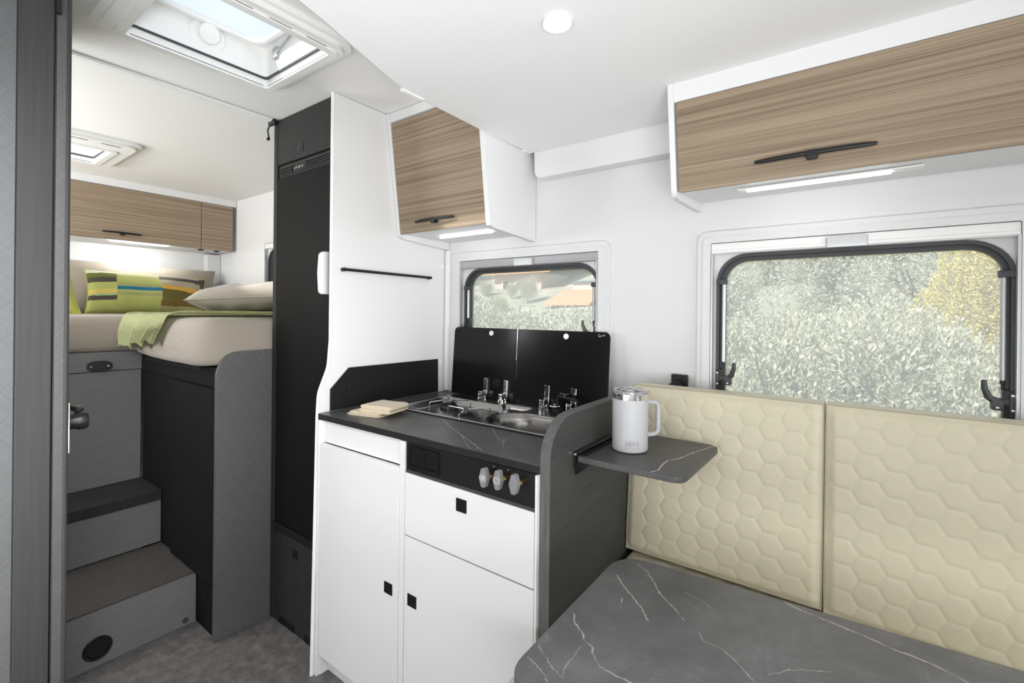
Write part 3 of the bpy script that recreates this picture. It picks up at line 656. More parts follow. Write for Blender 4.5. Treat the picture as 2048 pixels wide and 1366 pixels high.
# knitted throw
t = thing('knitted_throw', 'pale green knitted throw hanging over the mattress edge', 'blanket', (-2.4, 1.0, 1.225))
rows = [((-2.755, .684, 1.075), (-2.36, .682, 1.118)), ((-2.768, .684, 1.12), (-2.31, .684, 1.155)), ((-2.772, .686, 1.175), (-2.255, .686, 1.19)), ((-2.785, .700, 1.222), (-2.22, .698, 1.222)),
        ((-2.81, .735, 1.2335), (-2.17, .728, 1.2335)), ((-2.85, .83, 1.234), (-2.06, .78, 1.235)), ((-2.86, .98, 1.234), (-1.985, .93, 1.235)), ((-2.84, 1.12, 1.234), (-1.97, 1.10, 1.235)), ((-2.8, 1.28, 1.234), (-1.97, 1.27, 1.235)), ((-2.8, 1.40, 1.234), (-1.97, 1.40, 1.235))]
def cat(p0, p1, p2, p3, t_):
    return .5*((2*p1)+(p2-p0)*t_+(2*p0-5*p1+4*p2-p3)*t_*t_+(3*p1-p0-3*p2+p3)*t_**3)
def row(s, e):
    k = min(int(s), len(rows)-2); f = s-k; g = lambda i: Vector(rows[max(0, min(len(rows)-1, i))][e])
    return cat(g(k-1), g(k), g(k+1), g(k+2), f)
def fthrow(u, v):
    s = v*(len(rows)-1); L, R_ = row(s, 0), row(s, 1); p = L.lerp(R_, u)
    hang = max(0, min(1, (3-s)/1.5)); top = 1-hang
    p.y -= hang*(.006+.011*math.sin(u*PI*5.2+.6)); p.z += hang*(max(0, 1-s))*(.010*math.sin(u*17)+.004*math.sin(u*37))
    rib = .0022*math.sin(u*PI*2*46)
    p.y -= rib*hang; p.z += rib*top + top*.004*abs(math.sin(u*9+v*4))
    if top and u > .9: p.z += (u-.9)*.10*top
    return p
b = B(); b.grid(fthrow, 240, 60)
ex = bmesh.ops.solidify(b.bm, geom=list(b.bm.faces), thickness=.006); b.build('knit', KNIT, t, ang=70)

# ------------------------------------------------------------------ overhead cabinets
def bow_handle(parent, org, ux, nrm, length, name='handle'):
    """slim black bow bar with a square latch block; org on the door face"""
    ux, nrm = Vector(ux), Vector(nrm).normalized(); uz = ux.cross(nrm).normalized()
    if uz.z < 0: uz = -uz
    org = Vector(org); b = B(); h = length/2; path, rad = [], []
    for k in range(17):
        s = -1+2*k/16; path.append(org+ux*(h*s)+nrm*(.016-.006*s*s)+uz*(.0015*(1-s*s))); rad.append(.0058*(1-.35*abs(s)**6))
    b.tube(path, rad, 8, flat=(nrm, .55))
    for s in (-.82, .82): b.tube([org+ux*(h*s)+nrm*.011, org+ux*(h*s)-nrm*.0005], .0026, 8)
    M = frame_M(org, ux, nrm, uz)
    b.box(-.011, .011, -.0005, .020, -.013, .008, .003, M=M)
    return b.build(name, BLACKP, parent)
def led_strip(parent, a, c, w=.011, m=None):
    a, c = Vector(a), Vector(c); b = B(); d = (c-a).normalized(); n_ = Vector((-d.y, d.x, 0)); M = frame_M((a+c)/2, d, n_, Vector((0, 0, 1))); L = (c-a).length/2
    b.box(-L, L, -w/2, w/2, -.004, .003, .0015, M=M); return b.build('light_strip', m or LED, parent)

# over the kitchen
t = thing('kitchen_wall_cabinet', 'square oak-fronted wall cabinet with white side, over the hob', 'cabinet', (-1.25, 1.38, 1.55))
ptop, pbot = Vector((0, 1.1923, 1.9891)), Vector((0, 1.2452, 1.5629))
nd = Vector((0, -(ptop.z-pbot.z), (ptop.y-pbot.y))).normalized()            # outward normal of the leaning door
b = B()
b.prism([(1.205, 2.027), (1.208, 1.99), (1.259, 1.567), (1.527, 1.563), (1.527, 2.027)], 'x', -1.476, -1.028); b.build('body', WHITE, t)
b = B(); b.box(-1.472, -1.030, 1.187, 1.205, 1.992, 2.028, .001); b.build('fascia', WHITE, t)
prof = [(1.184, 2.027), (1.242, 1.570), (1.247, 1.556), (1.262, 1.548), (1.527, 1.532), (1.527, 2.027)]
for xa, xb in ((-1.4895, -1.474), (-1.0285, -1.0095)):
    b = B(); b.prism(prof, 'x', xa, xb, .0012); b.build('side_panel', WHITE, t)
b = B(); b.prism([(ptop.y, ptop.z), (pbot.y, pbot.z), (pbot.y+.016, pbot.z+.002), (ptop.y+.016, ptop.z+.002)], 'x', -1.471, -1.0305, .001); d = b.build('door', OAK, t)
pc = pbot.lerp(ptop, .088); bow_handle(d, (-1.268, pc.y, pc.z), (1, 0, 0), nd, .205)
led_strip(t, (-1.385, 1.385, 1.562), (-1.112, 1.385, 1.562))
# over the dinette
t = thing('dinette_wall_cabinet', 'long oak-fronted wall cabinet with black bow handle above the dinette window', 'cabinet', (.2, 1.4, 1.58))
ptop, pbot = Vector((0, 1.2465, 1.8128)), Vector((0, 1.280, 1.5835)); nd = Vector((0, -(ptop.z-pbot.z), (ptop.y-pbot.y))).normalized()
b = B(); b.prism([(1.258, 1.858), (1.264, 1.80), (1.294, 1.5885), (1.527, 1.603), (1.527, 1.858)], 'x', -.390, 1.30); b.build('body', WHITE, t)
b = B(); b.prism([(1.2395, 1.8609), (1.2465, 1.8145), (1.263, 1.8145), (1.26, 1.8609)], 'x', -.390, 1.30); b.build('fascia', WHITE, t)
b = B(); b.prism([(1.2355, 1.8605), (1.276, 1.592), (1.282, 1.578), (1.298, 1.568), (1.528, 1.575), (1.528, 1.859)], 'x', -.4055, -.3905, .0015); b.build('side_panel', WHITE, t)
b = B(); b.prism([(ptop.y, ptop.z), (pbot.y, pbot.z), (pbot.y+.016, pbot.z+.002), (ptop.y+.016, ptop.z+.002)], 'x', -.3845, .62, .001); d = b.build('door', OAK, t)
pc = pbot.lerp(ptop, .19); bow_handle(d, (-.082, pc.y, pc.z), (1, 0, 0), nd, .235)
b = B(); b.prism([(ptop.y, ptop.z), (pbot.y, pbot.z), (pbot.y+.016, pbot.z+.002), (ptop.y+.016, ptop.z+.002)], 'x', .624, 1.298, .001); d2 = b.build('door', OAK, t); bow_handle(d2, (.93, pc.y, pc.z), (1, 0, 0), nd, .235)
b = B(); b.prism([(1.36, 1.5912), (1.40, 1.5937), (1.40, 1.590), (1.36, 1.5875)], 'x', -.255, .12); b.build('light_track', GLOSSW, t)
led_strip(t, (-.235, 1.38, 1.588), (.065, 1.38, 1.588), .012)
# over the bed
t = thing('bedroom_wall_cabinet', 'oak-fronted wall cabinet above the bed along the rear wall', 'cabinet', (-3.74, .9, 1.66))
xc = -3.57
b = B(); b.box(-3.898, xc-.016, -.74, 1.50, 1.668, 1.985); b.box(-3.898, xc-.006, -.74, 1.527, 1.985, CZ-.001); b.build('body', WHITE, t)
b = B(); b.box(xc-.016, xc, -.74, 1.3025, 1.6657, 1.9785, .001); d = b.build('door', OAKR, t); bow_handle(d, (xc, .88, 1.7085), (0, 1, 0), (1, 0, 0), .19)
b = B(); b.box(xc-.016, xc, 1.306, 1.503, 1.6657, 1.9785, .001); b.build('door', OAKR, t)
led_strip(t, (xc-.06, .84, 1.666), (xc-.06, 1.13, 1.666), .013, LEDB)
for y in (1.33, 1.43):
    b = B(); b.lathe([(0, -.001), (.017, -.001), (.019, -.005), (.014, -.007), (0, -.006)], (xc-.08, y, 1.668), n=20); b.build('reading_spot', BLACKP, t)

# ------------------------------------------------------------------ fridge column
t = thing('fridge_housing', 'slim grey upright frame strip at the left side of the fridge', 'panel', (-1.91, 1.2, 0))
b = B(); b.box(-1.928, -1.900, .966, 1.527, .001, CZ-.001, .0015); b.build('stile', GREYV, t)
def latch(parent, x, y, z, w=.036, h=.034):
    """square push latch on a face looking towards -y"""
    b = B(); b.box(x-w/2, x+w/2, y-.0022, y+.001, z-h/2, z+h/2, .0008)
    b.lathe([(.0085, -.003), (.0105, -.003), (.0108, -.0018), (.0085, -.0018)], (x, y, z), (0, 1, 0), 20)
    b.lathe([(0, -.0026), (.0075, -.0026), (.0078, -.0018), (0, -.0018)], (x, y, z), (0, 1, 0), 16)
    return b.build('push_latch', BLACKP, parent)
t = thing('fridge_top_locker', 'grey locker door above the fridge with black square latch', 'cabinet', (-1.71, 1.2, 1.84))
b = B(); b.box(-1.8985, -1.504, .985, 1.527, 1.845, CZ-.002); b.build('carcass', GREYV, t)
b = B(); b.box(-1.8985, -1.504, .9675, .984, 1.843, CZ-.004, .001); d = b.build('door', GREYV, t); latch(d, -1.7265, .9675, 1.885)
t = thing('refrigerator', 'tall matt black refrigerator with grey edge handle', 'fridge', (-1.7, 1.2, .37))
b = B(); b.box(-1.897, -1.504, .992, 1.525, .372, 1.840); b.build('cabinet', BLACK, t)
b = B(); b.box(-1.890, -1.506, .962, .991, .405, 1.786, .004); d = b.build('door', FRIDGE, t)
b = B(); b.prism(fillet([(-1.553, 1.458), (-1.538, 1.465), (-1.509, 1.465), (-1.509, 1.312), (-1.538, 1.312), (-1.553, 1.32), (-1.560, 1.39)], [.01, .01, .004, .004, .01, .01, .1], 4), 'y', .938, .962, .004); b.build('handle', SILVER, d)
b = B(); b.box(-1.893, -1.505, .972, .992, 1.789, 1.838, .001); vp = b.build('vent_panel', BLACK, t)
for xa, xb in ((-1.886, -1.79), (-1.69, -1.51)):
    b = B(); nb_ = 14 if xb-xa > .12 else 8
    for k in range(4): b.box(xa, xb, .968, .9722, 1.797+k*.009, 1.8005+k*.009)
    for k in range(nb_+1):
        xk = xa+(xb-xa)*k/nb_; b.box(xk-.0008, xk+.0008, .9685, .9722, 1.797, 1.828)
    b.build('vent_grille', BLACKP, vp)
b = B(); b.box(-1.785, -1.695, .9695, .9722, 1.797, 1.829, .0005).mat(INKW)
for k, x in enumerate((-1.772, -1.757, -1.742, -1.736, -1.718)):
    b.lathe([(.0025, -.0002), (.0036, -.0002), (.0036, .0002), (.0025, .0002)], (x, .9693, 1.812), (0, 1, 0), 10)
b.mats = [GREYV, INKW] if False else b.mats
dp = b.build('display', None, vp); dp.data.materials.clear(); dp.data.materials.append(BLACKGL); dp.data.materials.append(INKW)
for p in dp.data.polygons: p.material_index = 1 if len(p.vertices) == 4 and p.area < 6e-6 and abs(p.normal.y) > .5 else 0
b = B(); b.box(-1.893, -1.505, .960, .99, .372, .402, .002); b.build('base_strip', BLACKP, t)
t = thing('fridge_base_locker', 'grey locker under the fridge with latch and floor vents', 'cabinet', (-1.71, 1.2, 0))
b = B(); b.box(-1.8985, -1.504, .985, 1.525, .002, .366); b.build('carcass', GREYV, t)
b = B(); b.box(-1.8985, -1.504, .9675, .984, .075, .364, .001); d = b.build('door', GREYV, t); latch(d, -1.737, .9675, .312, .034, .034)
b = B(); b.box(-1.8985, -1.504, .969, .984, .002, .072, .001); kp = b.build('kickboard', GREYV, t)
for xa, xb in ((-1.86, -1.74), (-1.67, -1.56)):
    b = B(); b.box(xa, xb, .967, .9695, .004, .030)
    for k in range(7): b.box(xa+(xb-xa)*(k+.2)/7, xa+(xb-xa)*(k+.75)/7, .9655, .9675, .008, .026)
    b.build('floor_vent', BLACKP, kp)

# ------------------------------------------------------------------ partition between fridge and kitchen
t = thing('partition_panel', 'tall white partition with S-curved front edge between fridge and kitchen', 'panel', (-1.495, 1.2, 0))
prof = fillet([(.898, .001), (.9105, .893), (.914, .968), (.950, 1.055), (.9575, 1.15), (.9575, CZ-.002), (1.5285, CZ-.002), (1.5285, .001)], [0, .10, .12, .12, .10, 0, 0, 0], 5)
b = B(); b.prism(prof, 'x', -1.5025, -1.4915, .001); b.build('board', WHITE, t, ang=25)
b = B(); pp = prof[:-2]; b.tube([(-1.497, y-.0015, z) for y, z in pp], .0068, 8); b.build('edge_strip', GLOSSW, t)
for (y, z, lab) in ((1.5025, 1.4576, 'white round screw cap high on the partition beside the window'), (1.4955, 1.0285, 'white round screw cap just above the black splash panel')):
    b = B(); b.lathe([(0, .0), (.0125, .0), (.0115, .0025), (0, .0035)], (-1.4912, y, z), (1, 0, 0), 20); o = b.build('screw_cap', GLOSSW); tag(o, lab, 'cap')
t = thing('towel_rail', 'thin black towel rail on the white partition', 'rail', (-1.49, 1.2, 1.40))
b = B(); b.tube([(-1.475, .99, 1.4035), (-1.475, 1.42, 1.4005)], .0052, 10); b.build('bar', BLACKP, t)
for y, z in ((.996, 1.4035), (1.414, 1.4005)):
    b = B(); b.lathe([(0, 0), (.007, 0), (.0065, .018), (0, .021)], (-1.4912, y, z), (1, 0, 0), 14); b.build('mount', BLACKP, t)
t = thing('splash_panel', 'black splash panel with cut corner on the partition behind the worktop', 'panel', (-1.488, 1.2, .905))
b = B(); b.prism([(.951, .9025), (.951, .978), (1.025, 1.048), (1.474, 1.046), (1.4765, .9025)], 'x', -1.4912, -1.4835, .0008); sp = b.build('board', BLACK, t)
for y, z in ((1.03, .978), (1.4116, .975)):
    b = B(); b.lathe([(0, .003), (.004, .0025), (.0062, .0), (0, 0)], (-1.4836, y, z), (1, 0, 0), 14); b.build('screw', BLACKP, sp)

# ------------------------------------------------------------------ kitchen units
FY = .912
t = thing('tall_door_base_cabinet', 'white base cabinet with one tall door, at the left of the kitchen', 'cabinet', (-1.27, 1.2, 0))
b = B()
b.box(-1.490, -1.475, FY+.003, 1.52, .001, .879); b.box(-1.475, -1.0655, FY+.010, 1.05, .803, .879); b.box(-1.475, -1.056, .945, .957, .001, .075); b.box(-1.475, -1.06, FY+.03, 1.5, .076, .09); b.box(-1.475, -1.06, 1.505, 1.52, .09, .84)
b.build('carcass', WHITE, t)
b = B(); b.box(-1.4895, -1.4775, FY-.010, FY+.004, .001, .879, .001); b.build('edge_post', WHITE, t)
b = B(); b.box(-1.0665, -1.0455, FY-.004, FY+.018, .001, .879, .001); b.build('mid_post', WHITE, t)
b = B(); b.box(-1.472, -1.068, FY-.006, FY+.010, .075, .800, .0015); d = b.build('door', WHITE, t); latch(d, -1.109, FY-.006, .434, .036, .033)
t = thing('drawer_base_cabinet', 'white base cabinet with black control strip, one drawer and one door', 'cabinet', (-.82, 1.2, 0))
b = B()
b.box(-1.043, -1.035, FY+.012, 1.52, .05, .76); b.box(-.603, -.5885, FY+.012, 1.52, .001, .76); b.box(-1.04, -.60, FY+.03, 1.5, .05, .07); b.box(-1.04, -.60, .945, .957, .001, .06); b.box(-1.035, -.603, 1.505, 1.52, .07, .76)
b.build('carcass', WHITE, t)
b = B(); b.box(-.5935, -.5875, FY-.006, FY+.012, .001, .879, .0008); b.build('edge_post', WHITE, t)
b = B(); b.box(-1.0425, -.596, FY, FY+.014, .8005, .879, .0008); cp = b.build('control_panel', BLACK, t)
b = B(); b.box(-1.0425, -.596, FY-.002, FY+.012, .7925, .8002, .0008); b.build('trim_strip', PANELH, t)
b = B(); b.box(-1.0425, -.596, FY-.004, FY+.012, .6130, .7912, .0012); d = b.build('drawer', WHITE, t); latch(d, -.823, FY-.004, .7505)
b = B(); b.box(-1.0425, -.596, FY-.004, FY+.012, .060, .6095, .0012); d = b.build('door', WHITE, t); latch(d, -1.008, FY-.004, .4325)
for k in range(2):
    xa = -1.027+k*.0615
    b = B(); b.ring(rrect(xa, xa+.0605, .8115, .872, .006, 4), rrect(xa+.008, xa+.0525, .8195, .864, .004, 4), 'y', FY-.009, FY+.001)
    b.prism(rrect(xa+.0085, xa+.052, .820, .8635, .003, 4), 'y', FY-.006, FY, .001); b.box(xa+.012, xa+.0485, FY-.0075, FY-.005, .8225, .829, .001)
    b.build('socket_cover', BLACKP, cp)
for k, (x, z) in enumerate(((-.722, .8545), (-.679, .858), (-.6315, .8585))):
    b = B(); b.lathe([(0, .002), (.006, .001), (.006, -.012), (.0075, -.012), (.0075, -.020), (.0055, -.021), (.0055, -.027), (0, -.027)], (x+.004, FY, z), (0, 1, 0), 6); b.build('brass_stem', BRASS, cp)
    b = B(); b.prism(fillet([(x-.0055, z-.023), (x+.0055, z-.023), (x+.0125, z), (x+.0055, z+.023), (x-.0055, z+.023), (x-.0125, z)], .004, 3), 'y', FY-.042, FY-.026, .0018)
    kb = b.build('gas_tap', GREYK, cp)
for k, (x, z) in enumerate(((-.722, .8545), (-.679, .858))):
    b = B(); b.lathe([(.0072, 0), (.0082, 0), (.0082, .0006), (.0072, .0006)], (x, FY-.0427, z), (0, 1, 0), 20)
    if k == 0:
        for q in (-.0025, 0, .0025): b.box(x+q-.0005, x+q+.0005, FY-.0427, FY-.0421, z-.003, z+.002)
        b.box(x-.004, x+.004, FY-.0427, FY-.0421, z+.0025, z+.0035)
    else:
        b.tube([(x-.004, FY-.0424, z+.003), (x+.003, FY-.0424, z+.003), (x-.003, FY-.0424, z), (x+.003, FY-.0424, z-.003), (x-.004, FY-.0424, z-.003)], .0005, 5)
    b.build('tap_symbol', INKW, cp)
for x, z in ((-.7196, .8722), (-.6747, .8730), (-1.0395, .8765)):
    b = B(); b.lathe([(0, -.003), (.0028, -.0022), (.0035, 0), (0, .001)], (x, FY, z), (0, 1, 0), 12); b.build('screw', CHROME, cp)

# worktop with a cut-out for the hob and sink unit
HX0, HX1, HY0, HY1 = -1.384, -.640, 1.130, 1.481
t = thing('kitchen_worktop', 'dark slate-print worktop with fine pale veins', 'worktop', (-1.04, 1.2, .88))
wv_ = [([(-1.094, 1.1136), (-1.009, 1.056), (-.9175, 1.007), (-.823, .9553), (-.769, .924)], 1.3), ([(-.895, 1.121), (-.807, 1.040), (-.778, 1.031), (-.75, .985)], 1.0), ([(-1.50, 1.242), (-1.45, 1.225), (-1.406, 1.211)], 1.0), ([(-.9175, 1.007), (-.86, .96), (-.80, .915)], .8)]
SLATEW = slate('slate_print_worktop', (.068, .067, .066), wv_, .38, .0010, .6)
b = B(); q = .004
b.prism([(-1.4905, .9075), (-.5875, .914), (-.5875, HY0+q), (-1.4905, HY0+q)], 'z', .8803, .90)
b.box(-1.4905, HX0+q, HY0+q, 1.527, .8803, .90); b.box(HX1-q, -.5875, HY0+q, 1.527, .8803, .90); b.box(HX0+q, HX1-q, HY1-q, 1.527, .8803, .90)
b.build('board', SLATEW, t)
b = B(); b.prism([(-1.4905, .9070), (-.5875, .9135), (-.5875, .9145), (-1.4905, .9080)], 'z', .8805, .8990); b.build('edge_band', EDGEK, t)
# combined hob and sink
t = thing('hob_and_sink', 'steel two-burner hob and sink unit with raised black glass lids', 'hob', (-1.02, 1.3, .90))
def sst(a, c, x):
    k = max(0, min(1, (x-a)/(c-a))); return k*k*(3-2*k)
def rbox(x, y, x0, x1, y0, y1, r_):
    dx = max(x0+r_-x, 0, x-(x1-r_)); dy = max(y0+r_-y, 0, y-(y1-r_))
    ins = min(x-x0, x1-x, y-y0, y1-y)
    return r_-math.hypot(dx, dy) if (dx > 0 and dy > 0) else ins          # distance inside the rounded outline
def tray(u, v):
    x = HX0+(HX1-HX0)*u; y = HY0+(HY1-HY0)*v
    z = .9055-.004*(1-sst(0, .010, min(x-HX0, HX1-x, y-HY0, HY1-y)))
    d1 = rbox(x, y, HX0+.018, -1.005, HY0+.016, 1.405, .045); z -= .024*sst(0, .022, d1)
    d2 = rbox(x, y, -.985, HX1-.016, HY0+.014, 1.345, .10); z -= .012*sst(0, .010, d2)+.112*sst(.012, .040, d2)
    d3 = rbox(x, y, -1.075, -.945, 1.362, 1.436, .018); z -= .030*sst(0, .016, d3)
    return Vector((x, y, z))
b = B(); b.grid(tray, 150, 80); b.build('steel_tray', STEEL, t, ang=80)
b = B(); b.ring(rrect(HX0-.004, HX1+.004, HY0-.004, HY1+.002, .02, 6), rrect(HX0+.004, HX1-.004, HY0+.004, HY1-.004, .016, 6), 'z', .9005, .9032); b.build('rim', BLACKP, t)
for (x, y, q) in ((-1.262, 1.318, .30), (-1.092, 1.222, 1.0)):
    z0 = .8825
    b = B(); b.lathe([(0, 0), (.036, 0), (.036, .006), (.030, .010), (.026, .012), (.026, .017), (.0, .018)], (x, y, z0)); br = b.build('burner', DARKM, t)
    b = B(); b.lathe([(0, .017), (.021, .017), (.022, .0205), (.018, .023), (0, .0235)], (x, y, z0), n=24); b.build('burner_cap', BLACKP, br)
    b = B()
    for k in range(3):
        a = q+2*PI*k/3; ca, sa = math.cos(a), math.sin(a); P_ = lambda rr, zz: (x+ca*rr, y+sa*rr, zz)
        b.tube([P_(.010, .915), P_(.020, .9165), P_(.084, .9165), P_(.089, .914), P_(.089, .886)], .0022, 8)
    b.tube([(x, y, .903), (x, y, .916)], .004, 8)
    ps = b.build('pan_support', CHROME, t)
# lids of black glass leaning back against the window
LX0, LXM, LX1 = -1.402, -1.0655, -.676
ly = lambda z: 1.479+(z-.908)*.07
lids = []
for xa, xb, rads in ((LX0, LXM-.0015, (.004, .004, .004, .020)), (LXM+.0015, LX1, (.004, .004, .020, .004))):
    M = frame_M((0, ly(.908), .908), (1, 0, 0), (0, .0698, .99756), (0, -.99756, .0698))
    o_ = rrect(xa, xb, .0, .2825, .01, 5, rads=rads)
    b = B(); b.prism(o_, 'z', 0, .005, .001, M=M); lids.append((b.build('glass_lid', BLACKGL, t), M))
for (lid, M), x in zip(lids, (-1.197, -.848)):
    b = B(); b.lathe([(.007, .0), (.010, .0), (.0105, .0075), (.009, .009), (.006, .0075), (.006, .005)], (x, .262, .0), n=18, M=M); b.lathe([(0, .005), (.0065, .005), (.0065, .0068), (0, .0068)], (x, .262, 0), n=14, M=M); b.build('lid_buffer', GLOSSW, lid)
lid, M = lids[1]
b = B()
for pth in ([(-.722, .272), (-.716, .2735), (-.711, .270), (-.716, .268), (-.722, .2675), (-.715, .2655), (-.708, .267)], [(-.706, .268), (-.703, .2735), (-.6995, .268), (-.697, .270), (-.695, .275)]):
    b.tube([(x, y, .0056) for x, y in pth], .0006, 5, M=M)
b.build('maker_mark', INKW, lid)
b = B(); b.box(-.0016, .0016, .16, .2825, .0005, .0065, .0005, M=M @ Matrix.Translation((LXM, 0, 0))); b.build('centre_strip', CHROME, lids[0][0])
lid, M = lids[0]
b = B(); b.lathe([(0, .005), (.020, .005), (.019, .0075), (.0, .008)], (-1.158, .062, 0), n=24, M=M); b.build('lid_plate', BLACKP, lid)
for x in (-1.212, -1.109, -.918, -.806):
    b = B(); M = lids[0][1]
    b.box(x-.012, x+.012, .010, .078, .005, .0085, .0015, M=M)
    b.box(x+.009, x+.012, .005, .078, .0085, .012, .001, M=M)
    b.box(x-.013, x+.011, 1.440, 1.468, .912, .938, .004); b.box(x-.010, x+.008, 1.449, 1.476, .9055, .914, .002)
    b.lathe([(0, -.014), (.0055, -.014), (.0055, .014), (0, .014)], (x, 1.459, .914), (1, 0, 0), 12)
    for q in (-.017, .017): b.lathe([(0, .007), (.003, .006), (.0042, 0), (0, 0)], (x+q, 1.452, .9055), n=10)
    b.build('hinge', CHROME, t)
    b = B(); b.lathe([(0, .009), (.003, .0088), (.003, .008), (0, .008)], (x-.001, .052, 0), n=10, M=M); b.build('hinge_screw', DARKM, t)
# folded-down tap at the back right
b = B(); b.lathe([(0, 0), (.022, 0), (.022, .008), (.016, .014), (0, .016)], (-.855, 1.452, .9055), n=24)
b.tube([(-.855, 1.452, .915), (-.855, 1.452, .950), (-.852, 1.451, .957), (-.845, 1.449, .959), (-.775, 1.430, .956), (-.768, 1.428, .954), (-.764, 1.427, .948), (-.764, 1.427, .914)], [.010, .008, .0065, .0062, .006, .006, .006, .0065], 10); tp = b.build('tap', BLACKP, t)
b = B(); b.box(-.833, -.800, 1.425, 1.436, .9705, .975, .002); b.tube([(-.82, 1.443, .957), (-.82, 1.432, .972)], .0035, 8); b.build('tap_lever', CHROME, tp)
b = B(); b.lathe([(0, .0), (.020, .0), (.018, .003), (.006, .005), (0, .012)], (-.855, 1.428, .925), n=20); b.build('tap_ring', CHROME, tp)
# dishcloth
t = thing('dishcloth', 'folded beige dishcloth lying on the worktop', 'cloth', (-1.33, 1.05, .90))
b = B(); Mc = Matrix.Translation((-1.325, 1.035, .9005)) @ Matrix.Rotation(math.radians(12), 4, 'Z')
def fold(x0, x1, y0, y1, z0, z1, seed):
    b2 = bmesh.new(); bmesh.ops.create_cube(b2, size=1); bmesh.ops.subdivide_edges(b2, edges=list(b2.edges), cuts=7, use_grid_fill=True)
    for v in b2.verts:
        x, y, z = v.co*2
        rnd = 1-.04*(abs(x)**6+abs(y)**6)
        px = (x0+x1)/2+(x1-x0)/2*x*rnd; py = (y0+y1)/2+(y1-y0)/2*y*rnd
        edge_ = 1-.45*max(abs(x)**10, 0)
        pz = (z0+z1)/2+(z1-z0)/2*z*edge_
        if z > -.9: pz += .0025*noise.noise(Vector((px*28+seed, py*28, z)))*(1 if z > 0 else .2)
        v.co = Vector((px+.003*noise.noise(Vector((py*30, seed, 0))), py+.003*noise.noise(Vector((px*30, seed, 4))), max(pz, z0)))
    b._merge(b2, Mc)
fold(-.095, .055, -.062, .065, .0, .006, 1); fold(-.092, .05, -.055, .065, .0062, .012, 3)
b.build('lower_fold', CLOTH, t, ang=60)
b = B(); fold(-.055, .088, -.050, .058, .0122, .024, 5); fold(-.05, .09, -.046, .058, .0225, .036, 9); b.build('upper_fold', CLOTH, t, ang=60)

# ------------------------------------------------------------------ end panel and fold-out shelf
t = thing('kitchen_end_panel', 'anthracite end panel with rounded top corner between kitchen and bench', 'panel', (-.573, 1.2, 0))
prof = [(.9177, .001), (.9177, .915), (.920, .935), (.928, .955), (.945, .978), (.968, .9945), (.995, 1.0045), (1.03, 1.008), (1.528, 1.008), (1.528, .001)]
b = B(); b.prism(prof, 'x', -.586, -.5605, .0008); b.build('board', PANELH, t, ang=20)
b = B(); ed = prof[:-1]
V = []; hw = .0128
for y, z in ed:
    V += [(-.5733-hw, y-.0008 if y < 1.5 else y, z+.0006), (-.5733+hw, y-.0008 if y < 1.5 else y, z+.0006)]
# thin edge band following the front and top
def edge_band(ed, d):
    o1 = []; n_ = len(ed)
    for i in range(n_):
        a = Vector(ed[max(0, i-1)]); c = Vector(ed[min(n_-1, i+1)]); tt = (c-a).normalized(); o1.append((ed[i][0]-tt.y*d, ed[i][1]+tt.x*d))
    return list(ed)+list(reversed(o1))
ob = edge_band(ed, .0012)
n_ = len(ed)
Va = [(-.5866, p[0], p[1]) for p in ob]+[(-.5599, p[0], p[1]) for p in ob]; Fc = []
for i in range(n_-1):
    j0, j1 = 2*n_-1-i, 2*n_-2-i
    Fc += [(i, i+1, j1, j0), (2*n_+i+1, 2*n_+i, 2*n_+j0, 2*n_+j1), (j0, j1, 2*n_+j1, 2*n_+j0)]
b._add(Va, Fc); b.build('edge_band', EDGEG, t, ang=25)
t = thing('fold_out_shelf', 'small slate-print fold-out shelf hinged to the end panel', 'shelf', (-.42, 1.2, .885))
SLATES = slate('slate_print_shelf', (.062, .061, .060), [([(-.367, 1.036), (-.358, 1.0555), (-.3623, 1.089), (-.3648, 1.141), (-.3455, 1.175), (-.334, 1.2405), (-.308, 1.33), (-.300, 1.352)], 1.6)], .42, .0010, .9)
out = fillet([(-.5545, 1.034), (-.296, 1.034), (-.2905, 1.354), (-.5545, 1.354)], [.006, .034, .034, .006], 6)
b = B(); b.prism(out, 'z', .8855, .90, .0015); b.build('board', SLATES, t)
b = B(); b.box(-.5600, -.5562, 1.028, 1.36, .872, .911, .001); b.tube([(-.5545, 1.026, .9065), (-.5545, 1.36, .9065)], .0048, 10); b.box(-.5555, -.535, 1.05, 1.34, .9003, .9022); hg = b.build('hinge_rail', BLACKP, t)
for y in (1.036, 1.335):
    b = B(); b.prism([(-.5600, .872), (-.5600, .852), (-.553, .855), (-.522, .880), (-.522, .885), (-.5600, .885)], 'y', y, y+.012, .001); b.build('bracket', BLACKP, t)
b = B(); b.lathe([(0, -.004), (.004, -.003), (.004, .0), (0, .0)], (-.5545, 1.0262, .9065), (0, 1, 0), 12); b.build('pin', CHROME, t)

# ------------------------------------------------------------------ mug
mc = Vector((-.4725, 1.1715, .9003)); R0 = .0455
t = thing('insulated_mug', 'tall white insulated mug with steel rim and clear lid on the fold-out shelf', 'mug', mc)
b = B(); b.lathe([(0, .0), (R0-.006, .0), (R0-.002, .002), (R0, .006), (R0, .132), (R0-.001, .1345), (R0-.0055, .1345), (R0-.0055, .01), (0, .01)], mc, n=64); b.build('body', MUGW, t)
b = B(); b.lathe([(R0-.0045, .1345), (R0-.0008, .1347), (R0+.0002, .1490), (R0-.0007, .1500), (R0-.0045, .1500), (R0-.0055, .1345)], mc, n=64); b.build('steel_rim', CHROME, t)
b = B(); b.lathe([(0, .1465), (R0-.011, .1465), (R0-.010, .1555), (R0-.004, .1575), (R0+.0012, .1560), (R0+.0012, .1505), (R0-.005, .1503), (R0-.005, .1440), (0, .1440)], mc, n=64); ld = b.build('lid', CLEAR, t)
